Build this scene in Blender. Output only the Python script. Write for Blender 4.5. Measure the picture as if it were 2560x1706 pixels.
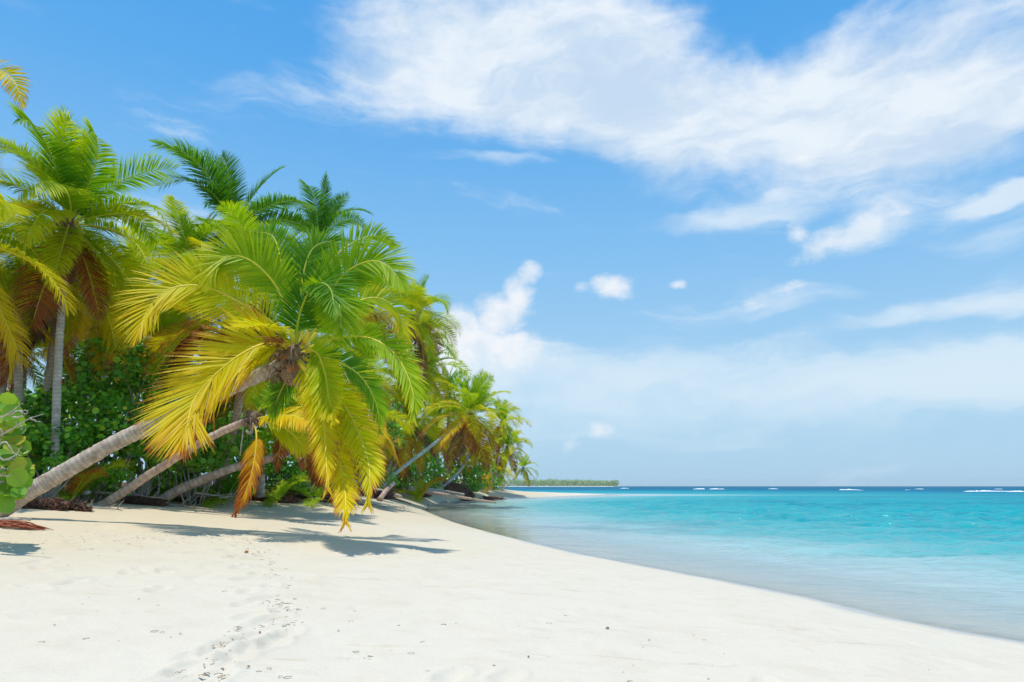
import bpy, math, random
import numpy as np
from mathutils import Vector, Matrix

for o in list(bpy.data.objects): bpy.data.objects.remove(o)
SC = bpy.context.scene
COL = SC.collection
R = math.radians

# ------------------------------------------------------------------ camera
F = 1707.0; EYE = 1.5
PITCH = math.atan(362.3 / F)
cam_d = bpy.data.cameras.new('camera'); cam = bpy.data.objects.new('camera', cam_d); COL.objects.link(cam)
cam.location = (0, 0, EYE); cam.rotation_euler = (R(90) + PITCH, 0, 0)
cam_d.sensor_width = 36; cam_d.lens = F / 2560 * 36; cam_d.clip_start = 0.1; cam_d.clip_end = 20000
SC.camera = cam

# ------------------------------------------------------------------ sun, exposure
EXPO = 0.3
SUN = Vector((-0.17, -0.07, 0.98)).normalized()
sd = bpy.data.lights.new('sun', 'SUN'); sd.energy = 2.95; sd.angle = R(0.53); sd.color = (1.0, 0.955, 0.88)
so = bpy.data.objects.new('sun', sd); COL.objects.link(so); so.rotation_euler = SUN.to_track_quat('Z', 'Y').to_euler()
SC.view_settings.view_transform = 'Standard'; SC.view_settings.look = 'None'
SC.view_settings.exposure = EXPO; SC.view_settings.gamma = 1.0; SC.view_settings.use_curve_mapping = False

# ------------------------------------------------------------------ node helpers
class NT:
    def __init__(s, tree): s.t = tree; s.n = tree.nodes; s.l = tree.links
    def new(s, typ, **kw):
        n = s.n.new(typ)
        for k, v in kw.items(): setattr(n, k, v)
        return n
    def put(s, sock, v):
        if isinstance(v, bpy.types.NodeSocket): s.l.new(v, sock)
        elif isinstance(v, (tuple, list)) and len(v) == 3 and sock.type == 'RGBA': sock.default_value = (*v, 1)
        else: sock.default_value = v
    def math(s, op, a, b=0.0, c=None, clamp=False):
        n = s.new('ShaderNodeMath', operation=op, use_clamp=clamp)
        s.put(n.inputs[0], a); s.put(n.inputs[1], b)
        if c is not None: s.put(n.inputs[2], c)
        return n.outputs[0]
    def mix(s, f, a, b, blend='MIX', clamp=False):
        n = s.new('ShaderNodeMix', data_type='RGBA', blend_type=blend); n.clamp_factor = True
        s.put(n.inputs[0], f); s.put(n.inputs[6], a); s.put(n.inputs[7], b); return n.outputs[2]
    def mixf(s, f, a, b):
        n = s.new('ShaderNodeMix', data_type='FLOAT'); s.put(n.inputs[0], f); s.put(n.inputs[2], a); s.put(n.inputs[3], b); return n.outputs[0]
    def range(s, v, a, b, c=0.0, d=1.0, smooth=True):
        n = s.new('ShaderNodeMapRange', interpolation_type='SMOOTHSTEP' if smooth else 'LINEAR'); n.clamp = True
        s.put(n.inputs[0], v)
        for i, x in zip((1, 2, 3, 4), (a, b, c, d)): s.put(n.inputs[i], x)
        return n.outputs[0]
    def ramp(s, v, stops):
        n = s.new('ShaderNodeValToRGB'); s.put(n.inputs[0], v); e = n.color_ramp.elements
        while len(e) < len(stops): e.new(0.5)
        for el, (p, c) in zip(e, stops): el.position = p; el.color = (*c, 1)
        return n.outputs[0]
    def noise(s, vec=None, scale=5.0, detail=4.0, rough=0.5, dist=0.0, out=0, dim='3D'):
        n = s.new('ShaderNodeTexNoise', noise_dimensions=dim)
        if vec is not None: s.put(n.inputs['Vector'], vec)
        n.inputs['Scale'].default_value = scale; n.inputs['Detail'].default_value = detail
        n.inputs['Roughness'].default_value = rough; n.inputs['Distortion'].default_value = dist
        return n.outputs[out]
    def mapping(s, vec, loc=(0, 0, 0), rot=(0, 0, 0), scale=(1, 1, 1), typ='POINT'):
        n = s.new('ShaderNodeMapping', vector_type=typ); s.put(n.inputs[0], vec)
        n.inputs['Location'].default_value = loc; n.inputs['Rotation'].default_value = rot; n.inputs['Scale'].default_value = scale
        return n.outputs[0]
    def sep(s, v):
        n = s.new('ShaderNodeSeparateXYZ'); s.put(n.inputs[0], v); return n.outputs
    def comb(s, x, y, z=0.0):
        n = s.new('ShaderNodeCombineXYZ'); s.put(n.inputs[0], x); s.put(n.inputs[1], y); s.put(n.inputs[2], z); return n.outputs[0]
    def attr(s, name):
        return s.new('ShaderNodeAttribute', attribute_name=name)
    def bump(s, h, strength=0.3, dist=0.05, normal=None):
        n = s.new('ShaderNodeBump'); n.inputs['Strength'].default_value = strength; n.inputs['Distance'].default_value = dist
        s.put(n.inputs['Height'], h)
        if normal is not None: s.put(n.inputs['Normal'], normal)
        return n.outputs[0]

def material(name):
    m = bpy.data.materials.new(name); m.use_nodes = True; m.node_tree.nodes.clear()
    nt = NT(m.node_tree); out = nt.new('ShaderNodeOutputMaterial')
    return m, nt, out
def principled(nt, **kw):
    p = nt.new('ShaderNodeBsdfPrincipled')
    for k, v in kw.items(): nt.put(p.inputs[k.replace('_', ' ')], v)
    return p

# ------------------------------------------------------------------ sky with clouds
def px_azel(px, py):
    x = (px - 1280) / F; y = (853 - py) / F
    Y = math.cos(PITCH) - y * math.sin(PITCH); Z = math.sin(PITCH) + y * math.cos(PITCH)
    l = math.sqrt(x * x + Y * Y + Z * Z)
    return math.atan2(x, Y), math.asin(Z / l)
SKY_STR = 0.12
def make_world():
    w = bpy.data.worlds.new('World'); SC.world = w; w.use_nodes = True; w.node_tree.nodes.clear()
    nt = NT(w.node_tree); out = nt.new('ShaderNodeOutputWorld'); bg = nt.new('ShaderNodeBackground')
    sky = nt.new('ShaderNodeTexSky', sky_type='NISHITA'); sky.sun_disc = False
    sky.sun_elevation = math.asin(SUN.z); sky.sun_rotation = math.atan2(SUN.x, SUN.y) % (2 * math.pi)
    sky.air_density = 1.0; sky.dust_density = 0.6; sky.ozone_density = 1.2
    tc = nt.new('ShaderNodeTexCoord').outputs['Generated']
    x, y, z = nt.sep(tc)
    az = nt.math('ARCTAN2', x, y); el = nt.math('ARCSINE', z)
    p = nt.comb(az, el)
    elc = nt.math('MAXIMUM', el, 0.0)
    K = 1.0 / (SKY_STR * 2 ** EXPO)
    # clear-air colour of this tropical sky laid over the Nishita base (it goes all the way round)
    air = nt.ramp(nt.math('DIVIDE', elc, 1.2), [(0.0, (.40 * K, .645 * K, .85 * K)), (0.10, (.42 * K, .68 * K, .90 * K)), (0.27, (.24 * K, .55 * K, .91 * K)),
                                              (0.45, (.105 * K, .42 * K, .88 * K)), (0.62, (.05 * K, .345 * K, .84 * K)), (1.0, (.06 * K, .26 * K, .68 * K))])
    base = nt.mix(0.9, sky.outputs[0], air)
    # clouds: soft bodies in azimuth / elevation broken up by noise
    warp = nt.noise(nt.mapping(p, scale=(3.0, 5.5, 1)), 1.0, 5, 0.55, out=1)
    wv = nt.new('ShaderNodeVectorMath', operation='SUBTRACT'); nt.put(wv.inputs[0], warp); wv.inputs[1].default_value = (.5, .5, .5)
    ws = nt.new('ShaderNodeVectorMath', operation='SCALE'); nt.put(ws.inputs[0], wv.outputs[0]); ws.inputs[3].default_value = 0.16
    wa = nt.new('ShaderNodeVectorMath', operation='ADD'); nt.put(wa.inputs[0], p); nt.put(wa.inputs[1], ws.outputs[0])
    pw = wa.outputs[0]
    ws2 = nt.new('ShaderNodeVectorMath', operation='SCALE'); nt.put(ws2.inputs[0], wv.outputs[0]); ws2.inputs[3].default_value = 0.05
    wa2 = nt.new('ShaderNodeVectorMath', operation='ADD'); nt.put(wa2.inputs[0], p); nt.put(wa2.inputs[1], ws2.outputs[0]); pw2 = wa2.outputs[0]
    def body(px, py, rx, ry, rot, s, src=pw, hard=0.0):
        a, e = px_azel(px, py)
        m = nt.mapping(src, loc=(a, e, 0), rot=(0, 0, R(rot)), scale=(rx / F, ry / F, 1), typ='TEXTURE')
        ln = nt.new('ShaderNodeVectorMath', operation='LENGTH'); nt.put(ln.inputs[0], m)
        return nt.range(ln.outputs['Value'], 1.0, hard, 0.0, s)
    def total(lst, op='ADD'):
        acc = lst[0]
        for b in lst[1:]: acc = nt.math(op, acc, b)
        return acc
    wisp = nt.noise(nt.mapping(pw, rot=(0, 0, R(-9)), scale=(2.0, 9.0, 1)), 1.6, 8, 0.6, 0.3)
    puff = nt.noise(nt.mapping(p, scale=(9, 11, 1)), 1.6, 8, 0.6, 0.15); puff2 = nt.noise(nt.mapping(p, scale=(22, 26, 1)), 1.4, 7, 0.58, 0.2)
    big = total([body(1060, 100, 380, 250, 10, 1.15), body(1380, 150, 560, 250, -4, 1.1), body(1350, 290, 480, 120, -3, .85),
                 body(1640, 330, 300, 180, -30, .95), body(2000, 250, 520, 210, 8, 1.15), body(2420, 230, 480, 230, 14, 1.25), body(1830, 260, 460, 170, -2, 1.0), body(1500, 120, 420, 200, 0, .8),
                 body(2250, 330, 420, 100, 5, .7), body(2120, 60, 260, 60, 42, .45), body(900, 60, 200, 160, 0, .5)])
    cov = nt.math('ADD', big, nt.math('MULTIPLY', nt.math('SUBTRACT', nt.mixf(0.4, wisp, puff), 0.5), 3.4))
    m_big = nt.math('MULTIPLY', nt.range(cov, -.05, 1.6, 0.0, 0.95), nt.range(big, .0, .3))
    # thin high streaks
    thin = total([body(1900, 510, 380, 80, 10, .55), body(1750, 545, 330, 40, 3, .35), body(2150, 560, 230, 85, 22, .6), body(1270, 415, 330, 40, 2, .5), body(2500, 570, 330, 60, -4, .45),
                  body(2480, 460, 150, 35, 8, .8), body(2300, 790, 480, 45, 9, .5), body(2000, 745, 320, 60, 0, .45), body(2500, 700, 200, 120, 10, .5), body(480, 130, 600, 130, -8, .22),
                  body(430, 560, 330, 120, 0, .5), body(2560, 300, 200, 300, 0, .3)])
    m_thin = nt.math('MULTIPLY', nt.range(nt.math('ADD', thin, nt.math('MULTIPLY', nt.math('SUBTRACT', wisp, 0.5), 1.8)), 0.08, 0.85), 0.82)
    # low milky veil, thickest over the sea
    veil = total([body(1350, 930, 760, 130, -3, 1.0), body(2100, 980, 950, 150, 2, .95), body(2560, 900, 500, 190, 12, .8), body(1200, 1080, 900, 160, 0, .55), body(1150, 900, 250, 120, 0, .5)])
    m_veil = nt.math('MULTIPLY', nt.range(nt.math('ADD', veil, nt.math('MULTIPLY', nt.math('SUBTRACT', wisp, 0.5), 2.2)), 0.15, 1.25), 0.80)
    # crisp cumulus heads
    cum = total([body(1150, 810, 100, 80, 0, 1.5, pw2), body(1250, 790, 120, 105, 30, 1.5, pw2), body(1120, 870, 190, 120, 0, 1.4, pw2), body(1300, 740, 80, 90, 20, 1.25, pw2), body(1260, 880, 260, 100, 0, 1.15, pw2),
                 body(1320, 690, 70, 55, 40, .95, pw2), body(1270, 860, 160, 70, 0, .8, pw2), body(1530, 715, 95, 60, 0, 1.1, pw2), body(1455, 720, 50, 26, 0, .7, pw2), body(1690, 705, 42, 20, 0, .7, pw2),
                 body(2150, 575, 120, 65, 30, 1.0, pw2), body(2050, 610, 140, 55, 18, 1.05, pw2), body(1985, 580, 45, 55, 0, .8, pw2), body(2230, 530, 70, 60, 0, .55, pw2), body(1960, 725, 70, 30, 5, .75, pw2), body(1880, 755, 60, 40, 0, .5, pw2),
                 body(1500, 1075, 55, 42, 15, .95, pw2), body(1420, 1115, 40, 50, 0, .7, pw2), body(2000, 385, 120, 22, 4, .5, pw2)], 'MAXIMUM')
    m_cum = nt.range(nt.math('ADD', cum, nt.math('MULTIPLY', nt.range(cum, 0.02, .35),  nt.math('MULTIPLY', nt.math('SUBTRACT', nt.mixf(.5, puff2, wisp), 0.5), 3.0))), 0.15, 1.25, 0, .92)
    # the rest of the sky, out of frame: scattered soft cloud of the same kind
    inframe = total([body(1280, 600, 2100, 1300, 0, 1.0, p)])
    rest = nt.math('MULTIPLY', nt.range(nt.noise(nt.mapping(tc, scale=(1.5, 1.5, 3)), 1.6, 7, 0.55), 0.5, 0.72), nt.math('MULTIPLY', nt.math('SUBTRACT', 1.0, nt.math('MULTIPLY', inframe, 3.0), clamp=True), 0.8))
    # texture inside the clouds
    tone = nt.range(nt.noise(nt.mapping(pw, rot=(0, 0, R(-7)), scale=(2.4, 8, 1)), 1.7, 8, 0.62), 0.34, 0.62)
    ccol = nt.mix(tone, (.58 * K, .73 * K, .90 * K), (.86 * K, .925 * K, .985 * K))
    c1 = nt.mix(m_veil, base, (.74 * K, .87 * K, .965 * K))
    c2 = nt.mix(m_thin, c1, (.74 * K, .86 * K, .965 * K))
    c3 = nt.mix(m_big, c2, ccol)
    c4 = nt.mix(rest, c3, ccol)
    ctone = nt.range(puff, 0.35, 0.6)
    c5 = nt.mix(m_cum, c4, nt.mix(ctone, (.74 * K, .84 * K, .94 * K), (.93 * K, .95 * K, .985 * K)))
    # low dusky band above the sea
    band = nt.math('MULTIPLY', nt.range(el, 0.13, 0.01), 0.5)
    bn = nt.math('MULTIPLY', band, nt.range(nt.noise(nt.mapping(p, scale=(8, 16, 1)), 1.3, 6, .6), .3, .65, .45, 1.0))
    c6 = nt.mix(bn, c5, (.42 * K, .655 * K, .86 * K))
    nt.put(bg.inputs[0], c6); bg.inputs[1].default_value = SKY_STR
    nt.l.new(bg.outputs[0], out.inputs[0])
make_world()

# ------------------------------------------------------------------ object helpers
def tag(o, label=None, cat=None, group=None, kind=None):
    if label: o['label'] = label
    if cat: o['category'] = cat
    if group: o['group'] = group
    if kind: o['kind'] = kind
    return o
def empty(name, loc=(0, 0, 0), label=None, cat=None, group=None):
    o = bpy.data.objects.new(name, None); o.empty_display_size = 0.3; COL.objects.link(o); o.location = loc
    return tag(o, label, cat, group)
def mesh_np(name, v, quads=None, tris=None, attrs=None, smooth=True, mats=(), matidx=None, colattr=None):
    me = bpy.data.meshes.new(name)
    v = np.asarray(v, dtype=np.float32)
    loops = []; starts = []; tot = []
    nq = 0 if quads is None else len(quads); ntri = 0 if tris is None else len(tris)
    L = []
    if nq: L.append(np.asarray(quads, dtype=np.int32).ravel())
    if ntri: L.append(np.asarray(tris, dtype=np.int32).ravel())
    L = np.concatenate(L)
    ls = np.concatenate([np.arange(nq) * 4, nq * 4 + np.arange(ntri) * 3]).astype(np.int32)
    me.vertices.add(len(v)); me.vertices.foreach_set('co', v.ravel())
    me.loops.add(len(L)); me.loops.foreach_set('vertex_index', L)
    me.polygons.add(nq + ntri); me.polygons.foreach_set('loop_start', ls)
    if smooth: me.polygons.foreach_set('use_smooth', np.ones(nq + ntri, dtype=bool))
    for m in mats: me.materials.append(m)
    if matidx is not None: me.polygons.foreach_set('material_index', np.asarray(matidx, dtype=np.int32))
    if attrs:
        for k, a in attrs.items():
            at = me.attributes.new(k, 'FLOAT', 'POINT'); at.data.foreach_set('value', np.asarray(a, dtype=np.float32))
    if colattr is not None:
        at = me.attributes.new('col', 'FLOAT_COLOR', 'POINT'); c = np.ones((len(v), 4), dtype=np.float32); c[:, :3] = colattr
        at.data.foreach_set('color', c.ravel())
    me.update(calc_edges=True)
    return me
def link(name, me, parent=None, loc=None, color=None):
    o = bpy.data.objects.new(name, me); COL.objects.link(o)
    if parent is not None: o.parent = parent
    if loc is not None: o.location = loc
    if color is not None: o.color = (*color, 1)
    return o

def nrm(a, axis=-1): return a / np.maximum(np.linalg.norm(a, axis=axis, keepdims=True), 1e-9)
def at(px, py, D):
    x = (px - 1280) / F; y = (853 - py) / F
    Y = math.cos(PITCH) - y * math.sin(PITCH); Z = math.sin(PITCH) + y * math.cos(PITCH)
    return np.array((x * D / Y, D, EYE + D * Z / Y))
def catmull(pts, n):
    P = np.asarray(pts, float); P = np.vstack([2 * P[0] - P[1], P, 2 * P[-1] - P[-2]])
    out = []; m = len(P) - 3
    for s in np.linspace(0, m - 1e-6, n):
        i = int(s); t = s - i; a, b, c, d = P[i:i + 4]
        out.append(0.5 * ((2 * b) + (-a + c) * t + (2 * a - 5 * b + 4 * c - d) * t * t + (-a + 3 * b - 3 * c + d) * t ** 3))
    return np.array(out)

# value noise in numpy
def vnoise(x, y, seed=0):
    xi = np.floor(x).astype(np.int64); yi = np.floor(y).astype(np.int64); fx = x - xi; fy = y - yi
    fx = fx * fx * (3 - 2 * fx); fy = fy * fy * (3 - 2 * fy)
    def h(a, b):
        n = (a * 374761393 + b * 668265263 + seed * 1442695041) & 0x7fffffff
        n = ((n ^ (n >> 13)) * 1274126177) & 0x7fffffff
        return ((n ^ (n >> 16)) & 0xffff) / 65535.0
    return (h(xi, yi) * (1 - fx) + h(xi + 1, yi) * fx) * (1 - fy) + (h(xi, yi + 1) * (1 - fx) + h(xi + 1, yi + 1) * fx) * fy
def fbm(x, y, oct=4, seed=0):
    s = 0; a = 0.5
    for k in range(oct): s = s + a * vnoise(x * 2 ** k, y * 2 ** k, seed + k * 17); a *= 0.5
    return s / (1 - 0.5 ** oct)

# ------------------------------------------------------------------ shore geometry
def wl(px, py):
    dy = 0; x = (px - 1280) / F; y = (853 - py) / F
    Y = math.cos(PITCH) - y * math.sin(PITCH); Z = math.sin(PITCH) + y * math.cos(PITCH)
    D = -EYE * Y / Z; return (x * D / Y, D)
SHORE_PX = [(2560, 1608), (2230, 1545), (1958, 1482), (1632, 1420), (1414, 1378), (1251, 1338), (1142, 1309), (1085, 1287), (1061, 1273), (1095, 1259), (1197, 1250), (1349, 1244)]
shore = [(13, -12), (9.5, -2), (6.9, 3.0)] + [wl(*p) for p in SHORE_PX] + [(13.5, 116), (17, 125), (12, 133), (0, 141), (-30, 152)]
shore_s = catmull(shore, 150)
land_poly = np.vstack([shore_s, [(-400, 260), (-400, -60), (24, -60)]])
tree_line = [(-16, -20), (-14.5, 0), (-12.2, 8), (-9.6, 12.6), (-10.6, 17), (-10.3, 20), (-9.0, 23), (-7.2, 27), (-7.8, 34), (-9.6, 45), (-9.9, 57), (-7.6, 70), (-4.0, 83), (-1.0, 97), (-2.8, 110), (-20, 128)]
tree_s = catmull(tree_line, 90)
veg_poly = np.vstack([tree_s, [(-400, 230), (-400, -60)]])
def polydist(x, y, P, closed=False):
    d = np.full(x.shape, 1e9); n = len(P)
    for i in range(n - (0 if closed else 1)):
        a = P[i]; b = P[(i + 1) % n]; ab = b - a
        t = np.clip(((x - a[0]) * ab[0] + (y - a[1]) * ab[1]) / max(ab @ ab, 1e-9), 0, 1)
        d = np.minimum(d, (x - a[0] - t * ab[0]) ** 2 + (y - a[1] - t * ab[1]) ** 2)
    return np.sqrt(d)
def inside(x, y, P):
    c = np.zeros(x.shape, bool); n = len(P); j = n - 1
    for i in range(n):
        xi, yi = P[i]; xj, yj = P[j]
        if yi != yj:
            c ^= ((yi > y) != (yj > y)) & (x < (xj - xi) * (y - yi) / (yj - yi) + xi)
        j = i
    return c
def ground_fields(x, y):
    s = polydist(x, y, shore_s); s = np.where(inside(x, y, land_poly), s, -s)
    t = polydist(x, y, tree_s); t = np.where(inside(x, y, veg_poly), -t, t)
    return s, t
def ground_z(x, y):
    x = np.atleast_1d(np.asarray(x, float)); y = np.atleast_1d(np.asarray(y, float))
    s, t = ground_fields(x, y)
    zt = 1.12 - 0.2 * np.clip((y - 40) / 50, 0, 1)
    u = np.clip(s, 0, None) / (np.clip(s, 0, None) + np.clip(t, 0, None) + 1e-6)
    z = zt * u ** 0.85
    z = z + np.clip(-t, 0, 8) * 0.05 + np.clip(-t, 0, 1.0) * 0.18 * fbm(x * .6, y * .6, 3, 5)
    z = z + np.clip(s, 0, 3) / 3 * (fbm(x * .35, y * .35, 3, 9) - .5) * 0.10 + np.clip(s - 1, 0, 1) * (fbm(x * 2.2, y * 2.2, 3, 3) - .5) * 0.022
    zw = -0.075 * np.clip(-s, 0, 20) - 0.03 * np.clip(-s - 20, 0, 60)
    z = np.where(s < 0, zw, z)
    return z, s, t
def snap(px, D, lim=-.4, xat=None):
    """walk away from the camera along the line of sight until the spot lies inside the grove"""
    D0 = D
    while D < D0 * 2.2:
        X = (px - 1280) / F * D
        if D < 30 or ground_z(X, D)[2][0] < lim: return D
        D *= 1.03
    return D
def gz(x, y): return float(ground_z(x, y)[0][0])
def ground_pt(px, D):
    X = (px - 1280) / F * D * 1.0
    for _ in range(3):
        z = gz(X, D); # invert px at this depth and height
        k = (z - EYE) / D
        # camera-space depth of point
        zc = math.cos(PITCH) + k * math.sin(PITCH)
        X = (px - 1280) / F * D * zc
    return np.array((X, D, gz(X, D)))

# ------------------------------------------------------------------ materials
def mat_sand():
    m, nt, out = material('sand')
    geo = nt.new('ShaderNodeNewGeometry').outputs['Position']
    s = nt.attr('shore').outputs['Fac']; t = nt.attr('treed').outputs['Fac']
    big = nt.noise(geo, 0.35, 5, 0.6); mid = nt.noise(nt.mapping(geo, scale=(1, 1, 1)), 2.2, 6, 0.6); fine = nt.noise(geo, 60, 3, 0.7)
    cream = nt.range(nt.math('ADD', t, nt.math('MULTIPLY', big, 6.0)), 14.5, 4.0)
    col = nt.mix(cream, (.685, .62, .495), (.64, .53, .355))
    col = nt.mix(nt.range(mid, .45, .75, 0, .30), col, (.57, .48, .345))
    col = nt.mix(nt.range(fine, .42, .75, 0, .22), col, (.44, .36, .25))
    grains = nt.noise(geo, 240, 2, 0.8)
    col = nt.mix(nt.range(grains, .66, .74, 0, .5), col, (.25, .20, .15))
    # streaks of shallow scuffs
    st = nt.noise(nt.mapping(geo, rot=(0, 0, R(12)), scale=(1.2, 5.0, 1)), 1.4, 6, .65)
    col = nt.mix(nt.range(st, .58, .72, 0, .5), col, (.50, .41, .27))
    olivem = nt.math('MULTIPLY', nt.attr('weed').outputs['Fac'], nt.range(nt.noise(geo, 1.1, 5, .65), .35, .6))  # patchy olive tint along the waterline at the bend of the bay
    col = nt.mix(olivem, col, (.30, .28, .12))
    wet_ = nt.range(nt.math('ADD', s, nt.math('MULTIPLY', nt.math('SUBTRACT', nt.noise(geo, .8, 3, .5), .5), 1.0)), 0.55, 0.05)
    wet = nt.math('MULTIPLY', wet_, nt.range(s, -1.2, -.1, .25, 1.0))
    col = nt.mix(wet, col, (.50, .46, .39))
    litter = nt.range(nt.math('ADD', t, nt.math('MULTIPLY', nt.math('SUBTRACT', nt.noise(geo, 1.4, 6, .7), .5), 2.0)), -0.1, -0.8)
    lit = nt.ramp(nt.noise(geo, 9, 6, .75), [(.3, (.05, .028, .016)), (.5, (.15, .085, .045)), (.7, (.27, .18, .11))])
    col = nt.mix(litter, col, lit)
    vor = nt.new('ShaderNodeTexVoronoi'); vor.inputs['Scale'].default_value = 2.6; nt.put(vor.inputs['Vector'], nt.mapping(geo, scale=(1.3, .8, 1)))
    dents = nt.math('MULTIPLY', nt.range(vor.outputs['Distance'], 0.0, 0.34), nt.range(nt.noise(geo, .5, 3, .5), .42, .62))
    h = nt.math('ADD', nt.math('ADD', nt.math('MULTIPLY', mid, .5), nt.math('MULTIPLY', fine, .05)), nt.math('MULTIPLY', dents, .45))
    bmp = nt.bump(h, 0.40, 0.10)
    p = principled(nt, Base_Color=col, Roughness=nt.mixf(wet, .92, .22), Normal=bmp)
    nt.put(p.inputs['Specular IOR Level'], nt.mixf(wet, .15, .6))
    nt.l.new(p.outputs[0], out.inputs[0]); return m

def mat_water():
    m, nt, out = material('sea_water')
    geo = nt.new('ShaderNodeNewGeometry').outputs['Position']
    k = nt.attr('tone').outputs['Fac']; op = nt.attr('opac').outputs['Fac']; reef = nt.attr('reef').outputs['Fac']
    tone = nt.math('ADD', k, nt.math('MULTIPLY', nt.math('SUBTRACT', nt.noise(nt.mapping(geo, scale=(.35, 1, 1)), .25, 5, .6), .5), .14))
    col = nt.ramp(tone, [(0.0, (0.58, 0.62, 0.58)), (0.12, (0.38, 0.57, 0.55)), (0.24, (0.11, 0.43, 0.43)), (0.36, (0.03, 0.37, 0.39)), (0.5, (0.003, 0.336, 0.370)), (.66, (0.000, 0.258, 0.336)), (.80, (0.000, 0.157, 0.280)), (1.0, (.0, .115, .205))])
    col = nt.mix(nt.math('MULTIPLY', reef, .55), col, (.03, .12, .20))
    w1 = nt.noise(nt.mapping(geo, rot=(0, 0, R(-16)), scale=(.5, 1.5, 1)), 2.4, 4, .6, .5)
    w2 = nt.noise(nt.mapping(geo, rot=(0, 0, R(8)), scale=(.22, .8, 1)), .8, 5, .65, .4)
    w3 = nt.noise(nt.mapping(geo, scale=(.12, .5, 1)), .22, 6, .7)
    h = nt.math('ADD', nt.math('MULTIPLY', w1, .20), nt.math('ADD', nt.math('MULTIPLY', w2, .8), nt.math('MULTIPLY', w3, 3.2)))
    bmp = nt.new('ShaderNodeBump'); nt.put(bmp.inputs['Height'], h); bmp.inputs['Distance'].default_value = 1.0
    nt.put(bmp.inputs['Strength'], nt.attr('chop').outputs['Fac'])
    col = nt.mix(nt.math('MULTIPLY', nt.range(nt.math('ADD', w2, nt.math('MULTIPLY', nt.math('SUBTRACT', w1, .5), .6)), .46, .60), nt.math('MULTIPLY', nt.range(k, .12, .5), .45)), col, (.0, .19, .26))
    df = nt.new('ShaderNodeBsdfDiffuse'); nt.put(df.inputs[0], col)
    g2 = nt.new('ShaderNodeBsdfGlossy'); nt.put(g2.inputs['Roughness'], nt.mixf(nt.range(k, .4, .9), .08, .25)); nt.put(g2.inputs['Normal'], bmp.outputs[0])
    f2 = nt.new('ShaderNodeFresnel'); f2.inputs[0].default_value = 1.33; nt.put(f2.inputs['Normal'], bmp.outputs[0])
    # a ruffled sea never reaches mirror reflectance at grazing angles: its facets lean towards the viewer
    p = nt.new('ShaderNodeMixShader'); nt.put(p.inputs[0], nt.math('MINIMUM', f2.outputs[0], nt.mixf(nt.range(k, .02, .8), .55, .10))); nt.l.new(df.outputs[0], p.inputs[1]); nt.l.new(g2.outputs[0], p.inputs[2])
    tr = nt.new('ShaderNodeBsdfTransparent'); tr.inputs[0].default_value = (.92, .98, .98, 1)
    gl = nt.new('ShaderNodeBsdfGlossy'); gl.inputs['Roughness'].default_value = .08; nt.put(gl.inputs['Normal'], bmp.outputs[0])
    fr = nt.new('ShaderNodeFresnel'); fr.inputs[0].default_value = 1.33; nt.put(fr.inputs['Normal'], bmp.outputs[0])
    ms = nt.new('ShaderNodeMixShader'); nt.put(ms.inputs[0], fr.outputs[0]); nt.l.new(tr.outputs[0], ms.inputs[1]); nt.l.new(gl.outputs[0], ms.inputs[2])
    mx = nt.new('ShaderNodeMixShader'); nt.put(mx.inputs[0], op); nt.l.new(ms.outputs[0], mx.inputs[1]); nt.l.new(p.outputs[0], mx.inputs[2])
    nt.l.new(mx.outputs[0], out.inputs[0]); return m

def leaf_shader(nt, out, col, trans=.38, rough=.42, spec=.35, tcol=None):
    p = principled(nt, Base_Color=col, Roughness=rough); p.inputs['Specular IOR Level'].default_value = spec
    t = nt.new('ShaderNodeBsdfTranslucent'); nt.put(t.inputs[0], tcol if tcol is not None else col)
    mx = nt.new('ShaderNodeMixShader'); mx.inputs[0].default_value = trans
    nt.l.new(p.outputs[0], mx.inputs[1]); nt.l.new(t.outputs[0], mx.inputs[2]); nt.l.new(mx.outputs[0], out.inputs[0])

def mat_frond():
    # col attribute: r = along the leaflet, g = along the rachis, b = random.  object colour: r yellow, g brown, b dark
    m, nt, out = material('palm_leaflet')
    a = nt.new('ShaderNodeSeparateColor'); nt.put(a.inputs[0], nt.attr('col').outputs['Color'])
    oi = nt.new('ShaderNodeObjectInfo'); oc = nt.new('ShaderNodeSeparateColor'); nt.put(oc.inputs[0], oi.outputs['Color'])
    u, t, rn = a.outputs; Y, B, Dk = oc.outputs
    y = nt.math('ADD', Y, nt.math('MULTIPLY', nt.math('SUBTRACT', rn, .5), .22))
    y = nt.math('ADD', y, nt.math('MULTIPLY', t, .22)); y = nt.math('ADD', y, nt.math('MULTIPLY', u, .14)); y = nt.math('SUBTRACT', y, .07)
    col = nt.ramp(y, [(0.0, (0.046, 0.195, 0.008)), (.25, (0.169, 0.390, 0.007)), (.5, (0.429, 0.598, 0.005)), (.75, (0.780, 0.702, 0.005)), (1.0, (0.900, 0.598, 0.013))])
    b = nt.math('ADD', nt.math('MULTIPLY', B, 1.25), nt.math('ADD', nt.math('MULTIPLY', nt.math('POWER', u, 4.0), .30), nt.math('ADD', nt.math('MULTIPLY', nt.math('POWER', t, 4.0), .12), nt.math('MULTIPLY', nt.math('SUBTRACT', rn, .5), .35))))
    bc = nt.ramp(b, [(.5, (.62, .30, .02)), (.7, (.50, .13, .02)), (.9, (.26, .12, .06)), (1.0, (.24, .16, .10))])
    col = nt.mix(nt.range(b, .42, .66), col, bc)
    leaf_shader(nt, out, col, .5, .5, .22)
    return m
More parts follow.
